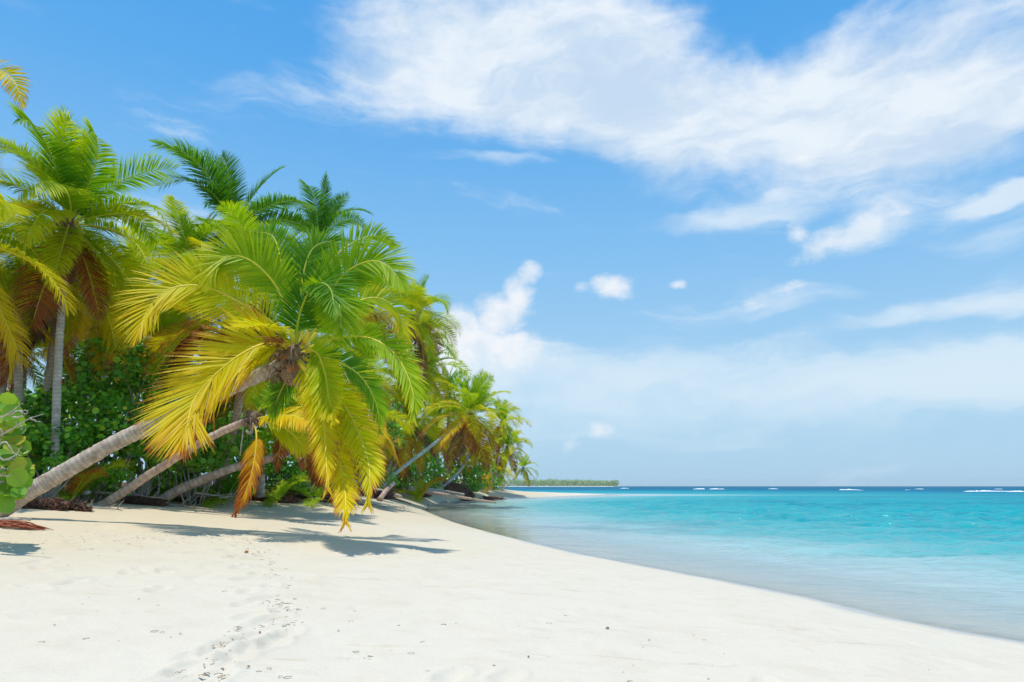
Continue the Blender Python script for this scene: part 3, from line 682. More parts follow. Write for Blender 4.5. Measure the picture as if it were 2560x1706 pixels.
# ------------------------------------------------------------------ the big leaning palm in front
def main_palm():
    b = ground_pt(-5, 11.6); c = at(735, 885, 12.6)
    root = empty('coconut_palm', tuple(b), 'biggest palm, thick ringed trunk from the left edge, yellow green fronds hanging over sand', 'palm tree', 'coconut palms leaning along the shore')
    pts = [b + (-.35, 0, -.2), at(60, 1238, 11.6), at(150, 1186, 11.7), at(290, 1106, 11.9), at(410, 1051, 12.1), at(580, 970, 12.4), c - (0, 0, .1)]
    P = np.array([p - b for p in pts])
    link('trunk', trunk_mesh(P, .145, .128, 5, 20, flare=.3, ringstep=.085, mat='trunk', amp=.026), root)
    fr = [  # pixel path, depth at the tip relative to the crown, yellow, brown, facing
        ([(735, 885), (700, 866), (653, 862), (573, 907), (493, 987), (470, 1050), (455, 1105)], -1.6, .72, .30, (.1, -1, .5)),
        ([(735, 880), (690, 815), (606, 760), (530, 722), (471, 714), (415, 728), (370, 775), (345, 830)], -1.2, .66, .12, (0, -1, .5)),
        ([(737, 875), (705, 745), (667, 686), (621, 649), (575, 640), (539, 662), (524, 702)], -.6, .44, .06, (-.2, -1, .4)),
        ([(740, 880), (742, 826), (755, 769), (780, 721), (806, 708), (828, 727), (836, 775)], -1.9, .02, .0, (.3, -1, .7)),
        ([(742, 880), (790, 790), (832, 722), (864, 683), (905, 659), (943, 654), (978, 673), (1006, 712)], -.7, .30, .02, (.2, -1, .4)),
        ([(742, 885), (805, 800), (838, 745), (850, 775), (852, 825)], -1.4, .28, .02, (.6, -1, .2)),
        ([(745, 885), (819, 852), (882, 842), (933, 849), (978, 877), (1012, 925), (1034, 990), (1032, 1045)], -1.2, .36, .12, (.2, -1, .6)),
        ([(745, 885), (790, 880), (812, 930), (822, 994), (835, 1050)], -1.8, .52, .05, (-.2, -1, .3)),
        ([(740, 890), (760, 925), (790, 978), (809, 1048), (815, 1137), (819, 1226)], -2.0, .66, .30, (-.2, -1, .2)),
        ([(742, 890), (790, 975), (828, 1067), (850, 1153), (863, 1233), (864, 1310)], -2.4, .66, .26, (.1, -1, .2)),
        ([(745, 885), (800, 925), (841, 984), (883, 1053), (909, 1117), (924, 1178), (920, 1262)], -2.0, .60, .28, (.25, -1, .2)),
        ([(735, 890), (718, 945), (700, 985), (684, 1025)], .6, .12, .05, (-.3, -1, .3)),
        ([(735, 880), (700, 835), (655, 815), (600, 818)], -1.8, .58, .10, (0, -1, .9)),
        ([(738, 875), (712, 730), (700, 640), (680, 590), (640, 580)], 1.0, .10, .05, (-.3, -1, .3)),
        ([(740, 875), (752, 740), (765, 660), (790, 615), (840, 600)], .4, .08, .05, (.1, -1, .3)),
        ([(742, 875), (790, 720), (850, 630), (930, 590), (985, 610)], 1.4, .22, .10, (.2, -1, .3)),
        ([(745, 880), (850, 780), (940, 745), (1000, 790), (1015, 880)], 1.6, .46, .16, (.3, -1, .4)),
        ([(745, 885), (830, 900), (900, 940), (940, 1010), (950, 1080)], 2.0, .15, .2, (.2, -1, .3)),
    ]
    for k, (pp, dz, y, br, face) in enumerate(fr):
        m = len(pp); R_ = []
        for i, (x, y_) in enumerate(pp):
            t = i / (m - 1); R_.append(at(x, y_, 12.6 + dz * t ** 1.2) - b)
        hang = pp[-1][1] > 1000
        add_frond(root, np.array(R_), face, (y, br, 0), leafL=.58 if hang and k else (1.22 if k == 0 else .95 if k in (1, 6) else .78 if k < 11 else .60), width=.046 if k == 0 else .036, n=150 if k == 0 else 120 if k < 11 else 80, grav=.10 if k == 0 else .18 if hang else .30, spread=.72 if hang else .9, seed=40 + k, twist=0, vang=.12, tear=.015, segs=5 if False else 4, rr=.024, t0=.16)
    # petiole bases and fibre
    v, q, t = fibre_mesh(11, .24, .75, 90); link('leaf_sheath', mesh_np('leaf_sheath', v, q, t, mats=[M['fibre']]), root, loc=tuple(c - b + (0, 0, -.2)))
    for (x, y_, dd) in [(728, 917, -.2), (716, 900, -.15), (706, 888, -.1), (748, 915, -.1)]:
        link('coconut', COCO, root, loc=tuple(at(x, y_, 12.6 + dd) - b))
    # flower stalk, orange
    parts = []
    rng = np.random.default_rng(3)
    p0 = at(705, 858, 12.2) - b
    for i in range(26):
        d = np.array((rng.uniform(-.45, .1), rng.uniform(-.3, .1), rng.uniform(-.12, .12)))
        parts.append(tube_np(catmull([p0, p0 + d * .5 + (0, 0, .05), p0 + d], 5), .009, 4))
    v, q, t = merge(parts); link('flower_stalk', mesh_np('flower_stalk', v, q, t, mats=[M['husk']]), root)
    # cut stubs of old petioles
    parts = []
    for x0, y0, x1, y1 in [(760, 862, 773, 828), (712, 872, 700, 845), (748, 905, 765, 925)]:
        parts.append(tube_np([at(x0, y0, 12.4) - b, at(x1, y1, 12.2) - b], np.array([.06, .04]), 6))
    for v, q, t in parts: link('petiole_stub', mesh_np('petiole_stub', v, q, t, mats=[M['rachis']]), root, color=(.7, .1, 0))
main_palm()

def second_palm():
    b = ground_pt(262, 16.4); c = at(632, 1050, 17.2)
    root = empty('coconut_palm', tuple(b), 'slim pinkish palm, middle of three leaning ones, one orange frond hanging to the sand', 'palm tree', 'coconut palms leaning along the shore')
    pts = [b + (-.3, 0, -.15), at(300, 1236, 16.5), at(400, 1170, 16.6), at(520, 1097, 16.9), at(600, 1060, 17.1), c]
    link('trunk', trunk_mesh(np.array([p - b for p in pts]), .108, .09, 8, 16, flare=.3, mat='trunk_warm', amp=.02), root)
    fr = [([(632, 1048), (641, 1090), (636, 1150), (620, 1215), (590, 1282)], -1.0, .98, .42, (-.3, -1, .1), .55),
          ([(632, 1050), (680, 1040), (740, 1042), (790, 1062)], -.8, .78, .15, (0, -.6, 1), .7),
          ([(632, 1050), (660, 1010), (700, 985), (750, 990)], .5, .45, .15, (0, -.8, 1), .7),
          ([(634, 1050), (690, 1060), (730, 1085), (760, 1120)], .5, .55, .2, (0, -.8, .6), .6)]
    for k, (pp, dz, y, br, face, ll) in enumerate(fr):
        R_ = [at(x, y_, 17.2 + dz * i / (len(pp) - 1)) - b for i, (x, y_) in enumerate(pp)]
        o = add_frond(root, np.array(R_), face, (y, br, 0), leafL=ll * 1.1, width=.045, n=75, grav=.9, seed=70 + k, rr=.022, t0=.28 if k == 0 else .2, spread=.72 if k == 0 else 1)
        if k == 0: o['label'] = 'withered orange frond hanging down to the sand'
    v, q, t = fibre_mesh(21, .16, .42, 50); link('leaf_sheath', mesh_np('leaf_sheath', v, q, t, mats=[M['fibre']]), root, loc=tuple(c - b))
    parts = [tube_np(catmull([at(610, 1062, 17) - b, at(606, 1095, 16.9) - b, at(600, 1140, 16.9) - b], 6), .018, 5), tube_np(catmull([at(632, 1058, 17) - b, at(628, 1085, 16.9) - b, at(615, 1078, 16.8) - b], 6), .035, 5)]
    v, q, t = merge(parts); link('dead_stalk', mesh_np('dead_stalk', v, q, t, mats=[M['wood']]), root)
second_palm()

def third_palm():
    b = ground_pt(392, 18.6); c = at(752, 1112, 19.8)
    root = empty('coconut_palm', tuple(b), 'lowest leaning palm with brown foot bulging from the sand and a red withered frond', 'palm tree', 'coconut palms leaning along the shore')
    pts = [b + (-.1, 0, -.1), at(430, 1234, 18.7), at(500, 1202, 18.9), at(600, 1165, 19.2), at(700, 1140, 19.6), c]
    link('trunk', trunk_mesh(np.array([p - b for p in pts]), .135, .10, 9, 16, flare=.5, mat='trunk_warm', amp=.025), root)
    fr = [([(742, 1116), (745, 1082), (716, 1086), (700, 1120), (694, 1168)], -1.2, 1.0, .52, (-.5, -1, .2), .55), ([(742, 1116), (735, 1080), (757, 1084), (764, 1120), (760, 1165)], -1.4, 1.0, .45, (.2, -1, .3), .55),
          ([(750, 1112), (790, 1070), (850, 1075), (890, 1115)], .4, .6, .2, (0, -1, 1), .75), ([(750, 1112), (700, 1085), (650, 1095), (610, 1130)], 1.2, .3, .1, (0, -1, 1), .7), ([(750, 1110), (780, 1130), (800, 1170), (800, 1205)], .4, .7, .5, (0, -1, .3), .6),
          ([(750, 1110), (745, 1060), (760, 1020), (800, 1000)], .8, .35, .1, (0, -1, .4), .7)]
    for k, (pp, dz, y, br, face, ll) in enumerate(fr):
        R_ = [at(x, y_, 19.8 + dz * i / (len(pp) - 1)) - b for i, (x, y_) in enumerate(pp)]
        o = add_frond(root, np.array(R_), face, (y, br, 0), leafL=ll, width=.05, n=60, grav=1.1, seed=90 + k, rr=.022, t0=.2)
        if k == 0: o['label'] = 'red brown withered frond'
    v, q, t = fibre_mesh(22, .17, .4, 50); link('leaf_sheath', mesh_np('leaf_sheath', v, q, t, mats=[M['fibre']]), root, loc=tuple(c - b))
third_palm()

# ------------------------------------------------------------------ the rest of the grove
palm('tall full crowned palm at the left with brown dead skirt over a mottled trunk', 172, 560, 17, 138, 16.4, L=3.35, n=44, yel=.40, brn=.2, seed=21, lod='mid', dead=3, tmat='trunk_pale', r0=.10, r1=.085, nuts=4, lean=0)
palm('palm cut off by the left edge, long fronds arching into view', -110, 600, 13.5, -95, 14, L=3.0, n=18, yel=.5, brn=.12, seed=33, lod='mid', dead=1, tmat='trunk_pale', r0=.14)
gp = palm('palm outside the upper left corner with only a yellow frond tip in view', -330, 330, 14.5, -380, 14, L=2.6, n=16, yel=.7, brn=.3, seed=5, lod='mid', dead=0)
add_frond(gp, np.array([at(x, y, d) for x, y, d in [(-330, 330, 14.5), (-230, 215, 14.2), (-110, 168, 13.9), (-20, 172, 13.6), (32, 200, 13.4), (58, 262, 13.3)]]) - np.array(gp.location), (0, -1, .6), (.72, .25, 0), leafL=.55, width=.04, n=110, grav=.5, seed=991)
palm('palm at the left edge with two toned trunk leaning beside the tallest', 42, 775, 17.5, 95, 18, L=2.3, n=14, yel=.5, brn=.55, seed=8, lod='mid', dead=4, tmat='trunk_pale', r0=.12, r1=.10)
palm('palm with pale trunk leaning right at the left edge beside the big skirted palm', 35, 760, 18, -35, 17.5, L=2.2, n=12, yel=.45, brn=.5, seed=14, lod='mid', dead=3, tmat='trunk_pale', r0=.12, r1=.10)
palm('palm with smooth grey trunk tilted right between the two skirted palms at left', 145, 770, 18.5, 90, 18.5, L=2.3, n=12, yel=.4, brn=.5, seed=15, lod='mid', dead=4, tmat='trunk_pale', r0=.12, r1=.10)
palm('dark green palm with upright fronds highest over the middle of the grove', 585, 570, 27, 560, 28, L=4.3, n=24, yel=.12, brn=.12, seed=51, lod='mid', dead=3, lean=0)
palm('small dark crown peeking above the big front palm', 795, 600, 34, 770, 35, L=3.8, n=20, yel=.12, brn=.1, seed=52, lod='mid', dead=2, lean=0)
palm('palm with yellow arching fronds just behind the upper left of the front crown', 650, 745, 19.5, 540, 21.5, L=3.4, n=26, yel=.38, brn=.3, seed=53, lod='mid', dead=4, nuts=5, tmat='trunk_warm', r0=.14, r1=.11, bend=.2)
palm('palm with pale trunk slanting up right above the bushes at left centre', 500, 805, 20, 345, 19, L=2.6, n=18, yel=.6, brn=.7, seed=54, lod='mid', dead=4, tmat='trunk_pale', r0=.14, r1=.12, bend=.1)
palm('tiny far crown seen in the gap between the two tallest palms', 432, 645, 60, 430, 60, L=4, n=18, yel=.15, brn=.1, seed=55, dead=2)
palm('crown at the right flank of the front palm with fronds fingering into blue sky', 1035, 790, 40, 960, 42, L=3.3, n=24, yel=.35, brn=.35, seed=56, lod='mid', dead=4)
palm('yellow green crown half hidden behind the right arc of the front palm', 925, 760, 30, 905, 31, L=3.0, n=24, yel=.45, brn=.3, seed=57, lod='mid', dead=3)
palm('wispy crown on the skyline right of the front palm halfway down', 1068, 925, 52, 1040, 54, L=3.6, n=20, yel=.35, brn=.4, seed=58, dead=4)
palm('light green palm behind the hanging fronds with pale kinked trunk', 905, 930, 34, 900, 36, L=3.2, n=24, yel=.42, brn=.25, seed=59, lod='mid', dead=3, tmat='trunk_pale')
palm('broad bright crown low behind the hanging fronds, right side', 895, 1055, 27, 820, 28, L=2.6, n=24, yel=.5, brn=.3, seed=60, lod='mid', dead=3)
palm('leaning palm with orange tipped fronds right of the hanging fronds', 1020, 1062, 56, 955, 56, L=4.6, n=26, yel=.45, brn=.4, seed=61, lod='mid', dead=5, r0=.16, tmat='trunk_warm')
palm('yellow fringed palm with long brown skirt in the middle of the far grove', 1090, 1052, 54, 1105, 56, L=3.4, n=26, yel=.42, brn=.45, seed=62, lod='mid', dead=6)
palm('upright green crown topping the far grove', 1122, 985, 62, 1118, 64, L=3.3, n=24, yel=.3, brn=.2, seed=63, dead=4)
palm('dark little crown on the skyline beside the slanting palm', 1163, 990, 78, 1160, 80, L=3.0, n=18, yel=.1, brn=.1, seed=64, dead=2)
palm('long straight bare trunk slanting right from the bushes to a yellow and red crown', 1176, 1038, 50, 925, 43, lim=3.5, L=3.9, n=28, yel=.42, brn=.5, seed=65, lod='mid', dead=8, r0=.135, r1=.115, bend=.05, tmat='trunk_pale', mids=[(984, 1188, 45.2), (1060, 1129, 47.2), (1120, 1083, 48.8)])
palm('dense crown near the right end of the grove, standing behind the slanting palm', 1255, 1058, 78, 1225, 80, L=3.6, n=28, yel=.36, brn=.4, seed=66, dead=8)
palm('drooping yellow crown at the right end of the grove', 1268, 1118, 84, 1215, 86, L=3.5, n=26, yel=.45, brn=.4, seed=67, dead=6)
palm('low bright palm spreading just above the bushes near the point', 1212, 1160, 82, 1195, 82, L=3.4, n=26, yel=.5, brn=.2, seed=68, dead=2)
palm('lone palm leaning out over the sand spit with sea behind', 1308, 1170, 118, 1232, 112, L=3.2, n=20, yel=.42, brn=.3, seed=69, dead=4, bend=0, tmat='trunk_pale', r0=.18, r1=.16)
palm('gold fronded palm low in the middle of the far grove', 1130, 1120, 70, 1120, 70, L=3.4, n=24, yel=.6, brn=.4, seed=70, dead=6)
palm('palm with thin curved trunk bending right in front of the far grove', 1185, 1110, 72, 1095, 70, L=3.0, n=20, yel=.45, brn=.35, seed=71, dead=4, tmat='trunk_pale')
palm('short palm low at the far edge of the grove beside the spit', 1240, 1180, 95, 1205, 95, L=3.0, n=20, yel=.4, brn=.3, seed=72, dead=3)
palm('palm low between the hanging fronds and the slanting bare trunk', 975, 1120, 58, 965, 58, L=3.8, n=22, yel=.45, brn=.35, seed=73, dead=4)
palm('golden crown sinking behind the left bushes under the first crowns', 270, 800, 30, 265, 30, L=3.2, n=22, yel=.65, brn=.45, seed=74, lod='mid', dead=5, tmat='trunk_pale', r0=.13)
palm('palm with thin pale stem showing through the gap left of the front crown', 380, 850, 34, 370, 34, L=3.0, n=20, yel=.5, brn=.4, seed=75, lod='mid', dead=4, tmat='trunk_pale', r0=.13)
palm('palm with grey trunk rising behind the drooping yellow frond', 560, 930, 25, 545, 26, L=2.8, n=20, yel=.35, brn=.3, seed=76, lod='mid', dead=4, r0=.17)
palm('palm with grey leaning trunk in the shade under the front crown', 650, 935, 25, 580, 26, L=2.8, n=20, yel=.3, brn=.3, seed=77, lod='mid', dead=4)
palm('bluish far crown low behind the left bushes', 330, 940, 42, 330, 42, L=3.6, n=20, yel=.1, brn=.1, seed=78, dead=2)
palm('dark low crown in the shade at the far left', 60, 880, 28, 70, 28, L=3.0, n=20, yel=.15, brn=.15, seed=79, lod='mid', dead=2)
palm('dark low crown in shade beneath the tall skirted palm', 210, 900, 32, 215, 32, L=3.4, n=20, yel=.15, brn=.2, seed=80, dead=2)
palm('mid green crown filling the gap below the dark upright palm', 470, 720, 30, 460, 31, L=2.8, n=22, yel=.3, brn=.5, seed=81, lod='mid', dead=4)
palm('yellow green crown tucked under the right side of the front crown', 820, 960, 30, 800, 31, L=3.0, n=22, yel=.45, brn=.2, seed=82, lod='mid', dead=3)

palm('bright yellow crown in the gap right of the tall palm', 335, 715, 23, 330, 24, L=2.5, n=22, yel=.58, brn=.3, seed=83, lod='mid', dead=3, tmat='trunk_pale', r0=.12, r1=.10)
palm('yellow green crown right below the upright dark palm', 480, 640, 25, 470, 26, L=2.7, n=22, yel=.45, brn=.3, seed=84, lod='mid', dead=3, tmat='trunk_pale', r0=.12, r1=.10)
palm('yellow crown low above the bushes behind the drooping yellow frond', 410, 860, 23.5, 420, 24, L=2.2, n=18, yel=.62, brn=.3, seed=85, lod='mid', dead=2, tmat='trunk_pale', r0=.12, r1=.10)

palm('slim crown on the skyline right of the front palm, above the far grove', 1052, 862, 46, 1010, 47, L=3.0, n=20, yel=.25, brn=.3, seed=86, lod='mid', dead=2)
palm('yellow green crown stepping down from the front palm to the far grove', 1000, 960, 44, 965, 45, L=3.2, n=24, yel=.4, brn=.3, seed=87, lod='mid', dead=3)
palm('thin slanted pale palm at the left standing before the far crowns', 232, 770, 20, 190, 20, L=2.2, n=14, yel=.5, brn=.4, seed=88, lod='mid', dead=3, tmat='trunk_pale', r0=.10, r1=.08)

# ------------------------------------------------------------------ leafy shrubs
def leaf_round(k=8, fold=.18):
    ang = np.linspace(0, 2 * math.pi, k, endpoint=False)
    v = [(0, 0, 0)]; 
    for a in ang: v.append((.5 * math.sin(a) * (1 + .0), .5 - .5 * math.cos(a), fold * abs(math.sin(a)) ** 1.3 * .5 - .04 * (.5 - .5 * math.cos(a))))
    v.append((0, .5, -.03)); c = len(v) - 1
    tr = [(c, 1 + i, 1 + (i + 1) % k) for i in range(k)]
    v = np.array(v[1:]); tr = np.array(tr) - 1
    return v, tr
LV, LT = leaf_round(8); LV4, LT4 = leaf_round(5)
def leaf_frames(rng, n, outw, up=.5):
    """random leaf orientation: normal leans outward and up"""
    Nn = nrm(outw * .8 + np.array((0, 0, up)) + rng.normal(0, .45, (n, 3)))
    a = rng.normal(0, 1, (n, 3)); a[:, 2] -= .5; Y = nrm(a - (a * Nn).sum(1, keepdims=True) * Nn); X = np.cross(Y, Nn)
    return X, Y, Nn
def foliage_mesh(pos, outw, size, seed, mat, base=(LV4, LT4)):
    rng = np.random.default_rng(seed); n = len(pos); X, Y, Nn = leaf_frames(rng, n, outw)
    bv, bt = base; sz = size * rng.uniform(.6, 1.25, n)
    v = pos[:, None, :] + sz[:, None, None] * (bv[None, :, 0:1] * X[:, None] + bv[None, :, 1:2] * Y[:, None] + bv[None, :, 2:3] * Nn[:, None])
    k = len(bv); t = bt[None] + (np.arange(n) * k)[:, None, None]
    col = np.zeros((n, k, 3)); col[:, :, 0] = np.abs(bv[None, :, 0]); col[:, :, 2] = rng.random(n)[:, None]
    return mesh_np('foliage', v.reshape(-1, 3), None, t.reshape(-1, 3), mats=[M[mat]], colattr=col.reshape(-1, 3), smooth=False)
LEAF_ME = {}
for mn in ('grape', 'shrub', 'shrub_light', 'vine'):
    col = np.zeros((len(LV), 3)); col[:, 0] = np.abs(LV[:, 0]); LEAF_ME[mn] = mesh_np('leaf', LV, None, LT, mats=[M[mn]], colattr=col, smooth=True)
def shrub(label, px, py, D, r, n, size, mat, seed, name='sea_grape_shrub', cat='shrub', nleaf=0, squash=(1, .8, .8), group=None, dropz=True):
    k_ = snap(px, D) / D; D *= k_; r *= k_; size *= k_ ** .7
    rng = np.random.default_rng(seed); c = at(px, py, D); X, Y = c[0], c[1]; z0 = gz(X, Y)
    root = empty(name, (X, Y, z0), label, cat, group)
    cl = c - np.array((X, Y, z0)); R3 = np.array(squash) * r
    nc = max(10, int(n / 28)); cc = nrm(rng.normal(0, 1, (nc, 3))) * rng.uniform(.35, 1.0, (nc, 1)) ** .5 * R3 + cl
    cc[:, 2] = np.maximum(cc[:, 2], .15)
    idx = rng.integers(0, nc, n); cr = r * .27
    off = rng.normal(0, 1, (n, 3)); off = nrm(off) * rng.uniform(.3, 1, (n, 1)) ** .5 * cr
    pos = cc[idx] + off * np.array((1, 1, .75)); pos[:, 2] = np.maximum(pos[:, 2], .06)
    outw = nrm(nrm(pos - cl) + nrm(off) * .9)
    link('foliage', foliage_mesh(pos, outw, size, seed, mat), root)
    # branches
    parts = []
    for i in range(min(nc, 9)):
        e = cc[i]; s = np.array((rng.uniform(-.3, .3) * r, rng.uniform(-.2, .2) * r, -.1)); m = (s + e) / 2 + rng.normal(0, .12 * r, 3); parts.append(tube_np(catmull([s, m, e], 7), np.linspace(.035, .01, 7) * (r ** .5), 5))
    v, q, t = merge(parts); link('branches', mesh_np('branches', v, q, t, mats=[M['wood']]), root)
    if nleaf:
        # separate leaves on the side turned to the beach
        sel = []
        while len(sel) < nleaf:
            k = rng.integers(0, nc); o = nrm(rng.normal(0, 1, 3) + np.array((.25, -1.2, .2))); p = cc[k] + o * cr * 1.15
            if p[1] < cl[1] + .1 * r: sel.append((p, o))
        P = np.array([a for a, b in sel]); O = np.array([b for a, b in sel]); P[:, 2] = np.maximum(P[:, 2], .08)
        Xa, Ya, Na = leaf_frames(rng, nleaf, O, .3)
        for i in range(nleaf):
            s = size * rng.uniform(.9, 1.45); o = bpy.data.objects.new('leaf', LEAF_ME[mat]); COL.objects.link(o); o.parent = root
            m = Matrix.Identity(4)
            for rr_ in range(3): m[rr_][0] = Xa[i][rr_] * s; m[rr_][1] = Ya[i][rr_] * s; m[rr_][2] = Na[i][rr_] * s; m[rr_][3] = P[i][rr_]
            o.matrix_local = m
    return root
G = 'green shrubs under the palms'
shrub('dark leafy bush at the left behind the biggest trunk', 40, 1090, 17.5, 1.3, 1700, .13, 'shrub', 1, nleaf=60, group=G)
shrub('dark broad bush below the tall skirted palm', 190, 1060, 18.5, 1.5, 1900, .13, 'shrub', 2, nleaf=90, group=G)
shrub('tall round bush with bright leaves crowning the undergrowth left of the slanting pale trunk', 280, 930, 20, 1.3, 1500, .14, 'shrub', 3, nleaf=110, group=G)
shrub('bush between the slanting pale trunk and the drooping yellow frond', 400, 990, 20.5, 1.5, 1500, .13, 'shrub', 4, nleaf=70, group=G)
shrub('shaded bush directly above the biggest leaning trunk', 300, 1065, 18.0, 1.1, 1200, .12, 'shrub', 5, nleaf=70, group=G)
shrub('dark low bush behind the first trunk close to the left edge', 120, 1110, 16.5, .8, 800, .11, 'shrub', 6, nleaf=40, group=G, squash=(1.4, .8, .7))
shrub('round leaved bush under the biggest trunk, left of the slim trunk', 375, 1130, 18.6, .75, 600, .15, 'shrub_light', 7, nleaf=90, group=G, squash=(1.5, .8, .8))
shrub('round leaved bush between the slim trunk and the lowest leaning palm', 500, 1120, 19.6, .8, 700, .15, 'shrub_light', 8, nleaf=110, group=G, squash=(1.5, .8, .9))
shrub('shaded bush behind the hanging orange frond', 610, 1110, 23, 1.2, 1000, .13, 'shrub', 9, nleaf=30, group=G)
shrub('dark bush behind the red withered frond', 720, 1120, 25, 1.5, 1400, .13, 'shrub', 10, nleaf=30, group=G)
shrub('dark bush behind the long hanging fronds', 840, 1120, 28, 1.7, 1500, .14, 'shrub', 11, group=G)
shrub('tall dark bush in the depth of the grove, centre left', 480, 1040, 27, 2.4, 2200, .17, 'shrub', 12, group=G)
shrub('tall dark bush in the depth of the grove, behind the front crown', 690, 1050, 31, 2.8, 2400, .19, 'shrub', 13, group=G)
shrub('tall dark bush in the depth of the grove at the left', 110, 1075, 26, 2.1, 2000, .17, 'shrub', 14, group=G)
shrub('bushes in the depth of the grove above the left edge shrub', -60, 1065, 24, 2.1, 1600, .17, 'shrub', 15, group=G)
shrub('dark bush deep behind the hanging fronds at the right', 880, 1060, 42, 3.5, 2000, .2, 'shrub', 16, group=G)
shrub('bright bush where the slanting bare trunk rises', 975, 1190, 50, 1.8, 1300, .20, 'shrub_light', 17, group=G)
shrub('bush in front of the far grove above the uprooted stump', 1050, 1180, 62, 2.6, 1500, .25, 'shrub_light', 18, group=G)
shrub('bright low bush right behind the uprooted stump', 1150, 1192, 76, 2.4, 1500, .27, 'shrub_light', 19, group=G, squash=(1.5, .8, .8))
shrub('last low bush before the sand spit', 1215, 1203, 92, 2.0, 1000, .28, 'shrub_light', 20, group=G, squash=(1.3, .8, .7))
shrub('dark bush in the depth of the far grove', 1100, 1150, 78, 4.2, 1800, .34, 'shrub', 21, group=G, squash=(1.6, .8, .8))
shrub('dark bush between slanting trunk and far grove', 1010, 1140, 64, 3.8, 1600, .30, 'shrub', 22, group=G)
shrub('bright green creeping vine heap on the sand bank under the biggest trunk', 235, 1185, 17.3, .8, 1200, .075, 'vine', 23, name='beach_vine', cat='vine', nleaf=60, squash=(1.1, .6, .30), group='creeping vines on the sand bank')
shrub('small pale green vine patch right at the foot of the slim trunk', 292, 1228, 17.6, .28, 160, .08, 'vine', 24, name='beach_vine', cat='vine', nleaf=20, squash=(1.6, .6, .22), group='creeping vines on the sand bank')
shrub('green vine along the bank behind the biggest trunk near the left edge', 120, 1165, 15.5, .5, 500, .07, 'vine', 25, name='beach_vine', cat='vine', nleaf=20, squash=(1.6, .6, .3), group='creeping vines on the sand bank')

for lb, px, py, D, rr_, nn, sz, mt in [
    ('low leafy patch on the shaded bank above the slim trunk foot', 330, 1205, 19.2, .7, 600, .09, 'shrub_light'),
    ('low leafy patch on the bank behind the lowest palm foot', 430, 1195, 21.2, .8, 700, .10, 'shrub_light'),
    ('low leafy patch on the bank left of the hanging orange frond', 545, 1190, 22.0, .8, 700, .10, 'shrub'),
    ('low leafy patch on the dark bank right of the hanging orange frond', 670, 1195, 24.0, .9, 700, .11, 'shrub_light'),
    ('low leafy patch on the dark bank behind the longest hanging tips', 790, 1195, 26.5, 1.0, 800, .11, 'shrub'),
    ('low leafy patch where the grove bank turns behind the hanging fronds', 890, 1195, 33, 1.2, 800, .13, 'shrub_light')]:
    shrub(lb, px, py, D, rr_, nn, sz, mt, int(px), name='undergrowth_plant', cat='plant', nleaf=16, squash=(1.7, .7, .6), group='low plants on the sand bank')

# near sea grape at the left edge with big round leaves
def near_grape():
    rng = np.random.default_rng(12); D = 8.2; p = at(-60, 1250, D); X, Y = p[0], p[1]; z0 = gz(X, Y)
    b = np.array((X, Y, z0))
    root = empty('sea_grape_shrub', tuple(b), 'sea grape with big round glossy leaves and bare pale twigs at the left edge', 'shrub')
    pts = []
    for i in range(150):
        y = rng.uniform(995, 1262); xm = np.interp(y, [995, 1050, 1100, 1150, 1200, 1262], [25, 40, 45, 68, 62, 30])
        pts.append((min(xm, rng.uniform(-260, xm + 55)), y))
    pts += [(18, 1010), (2, 1000), (32, 1062), (24, 1040), (12, 1062), (14, 1140), (34, 1118), (8, 1182), (45, 1165), (57, 1165), (64, 1180), (62, 1203), (40, 1215), (12, 1225), (20, 1232), (35, 1240), (8, 1252), (5, 1150), (28, 1095), (22, 1128)]
    P = np.array([at(x, y, D + rng.uniform(-.35, .5)) - b for x, y in pts])
    n = len(P); O = nrm(rng.normal(0, .4, (n, 3)) + np.array((.3, -.9, .25))); Xa, Ya, Na = leaf_frames(rng, n, O, .25)
    for i in range(n):
        s = rng.uniform(.15, .24); o = bpy.data.objects.new('leaf', LEAF_ME['grape']); COL.objects.link(o); o.parent = root
        m = Matrix.Identity(4)
        for k in range(3): m[k][0] = Xa[i][k] * s; m[k][1] = Ya[i][k] * s; m[k][2] = Na[i][k] * s; m[k][3] = P[i][k] - Ya[i][k] * s * .5
        o.matrix_local = m
    br = [[(-120, 1260), (-60, 1190), (-10, 1110), (20, 1020)], [(-120, 1260), (-40, 1225), (20, 1200), (55, 1190)], [(-120, 1240), (-70, 1150), (-20, 1100), (30, 1075)], [(-100, 1250), (-40, 1240), (20, 1235), (40, 1225)]]
    parts = [tube_np(catmull([at(x, y, D + .1) - b for x, y in c], 10), np.linspace(.03, .008, 10), 6) for c in br]
    v, q, t = merge(parts); link('branch', mesh_np('branch', v, q, t, mats=[M['wood']]), root)
    tw = [[(-20, 1095), (20, 1078), (65, 1050), (112, 1034)], [(75, 1047), (88, 1052), (98, 1055)], [(-20, 1050), (15, 1038), (40, 1020), (56, 1008)], [(20, 1036), (50, 1028), (72, 1026)], [(50, 1028), (66, 1034), (68, 1027)], [(30, 1043), (52, 1042), (60, 1038)],
          [(-10, 1120), (15, 1105), (30, 1130), (50, 1140)], [(-10, 1140), (20, 1150), (45, 1130), (54, 1115)], [(20, 1150), (30, 1148), (38, 1148)], [(-10, 1175), (8, 1170), (20, 1173)], [(-10, 1185), (10, 1190), (28, 1192)], [(-5, 1060), (5, 1085), (2, 1105)], [(42, 1067), (44, 1058), (41, 1055)], [(56, 1072), (52, 1068), (54, 1064)]]
    for c in tw:
        pp = catmull([at(x, y, D - .45) - b for x, y in c], 10); pp += rng.normal(0, .006, pp.shape)
        v, q, t = tube_np(pp, np.linspace(.011, .003, 10), 5); link('dead_twig', mesh_np('dead_twig', v, q, t, mats=[M['twig']]), root)
near_grape()

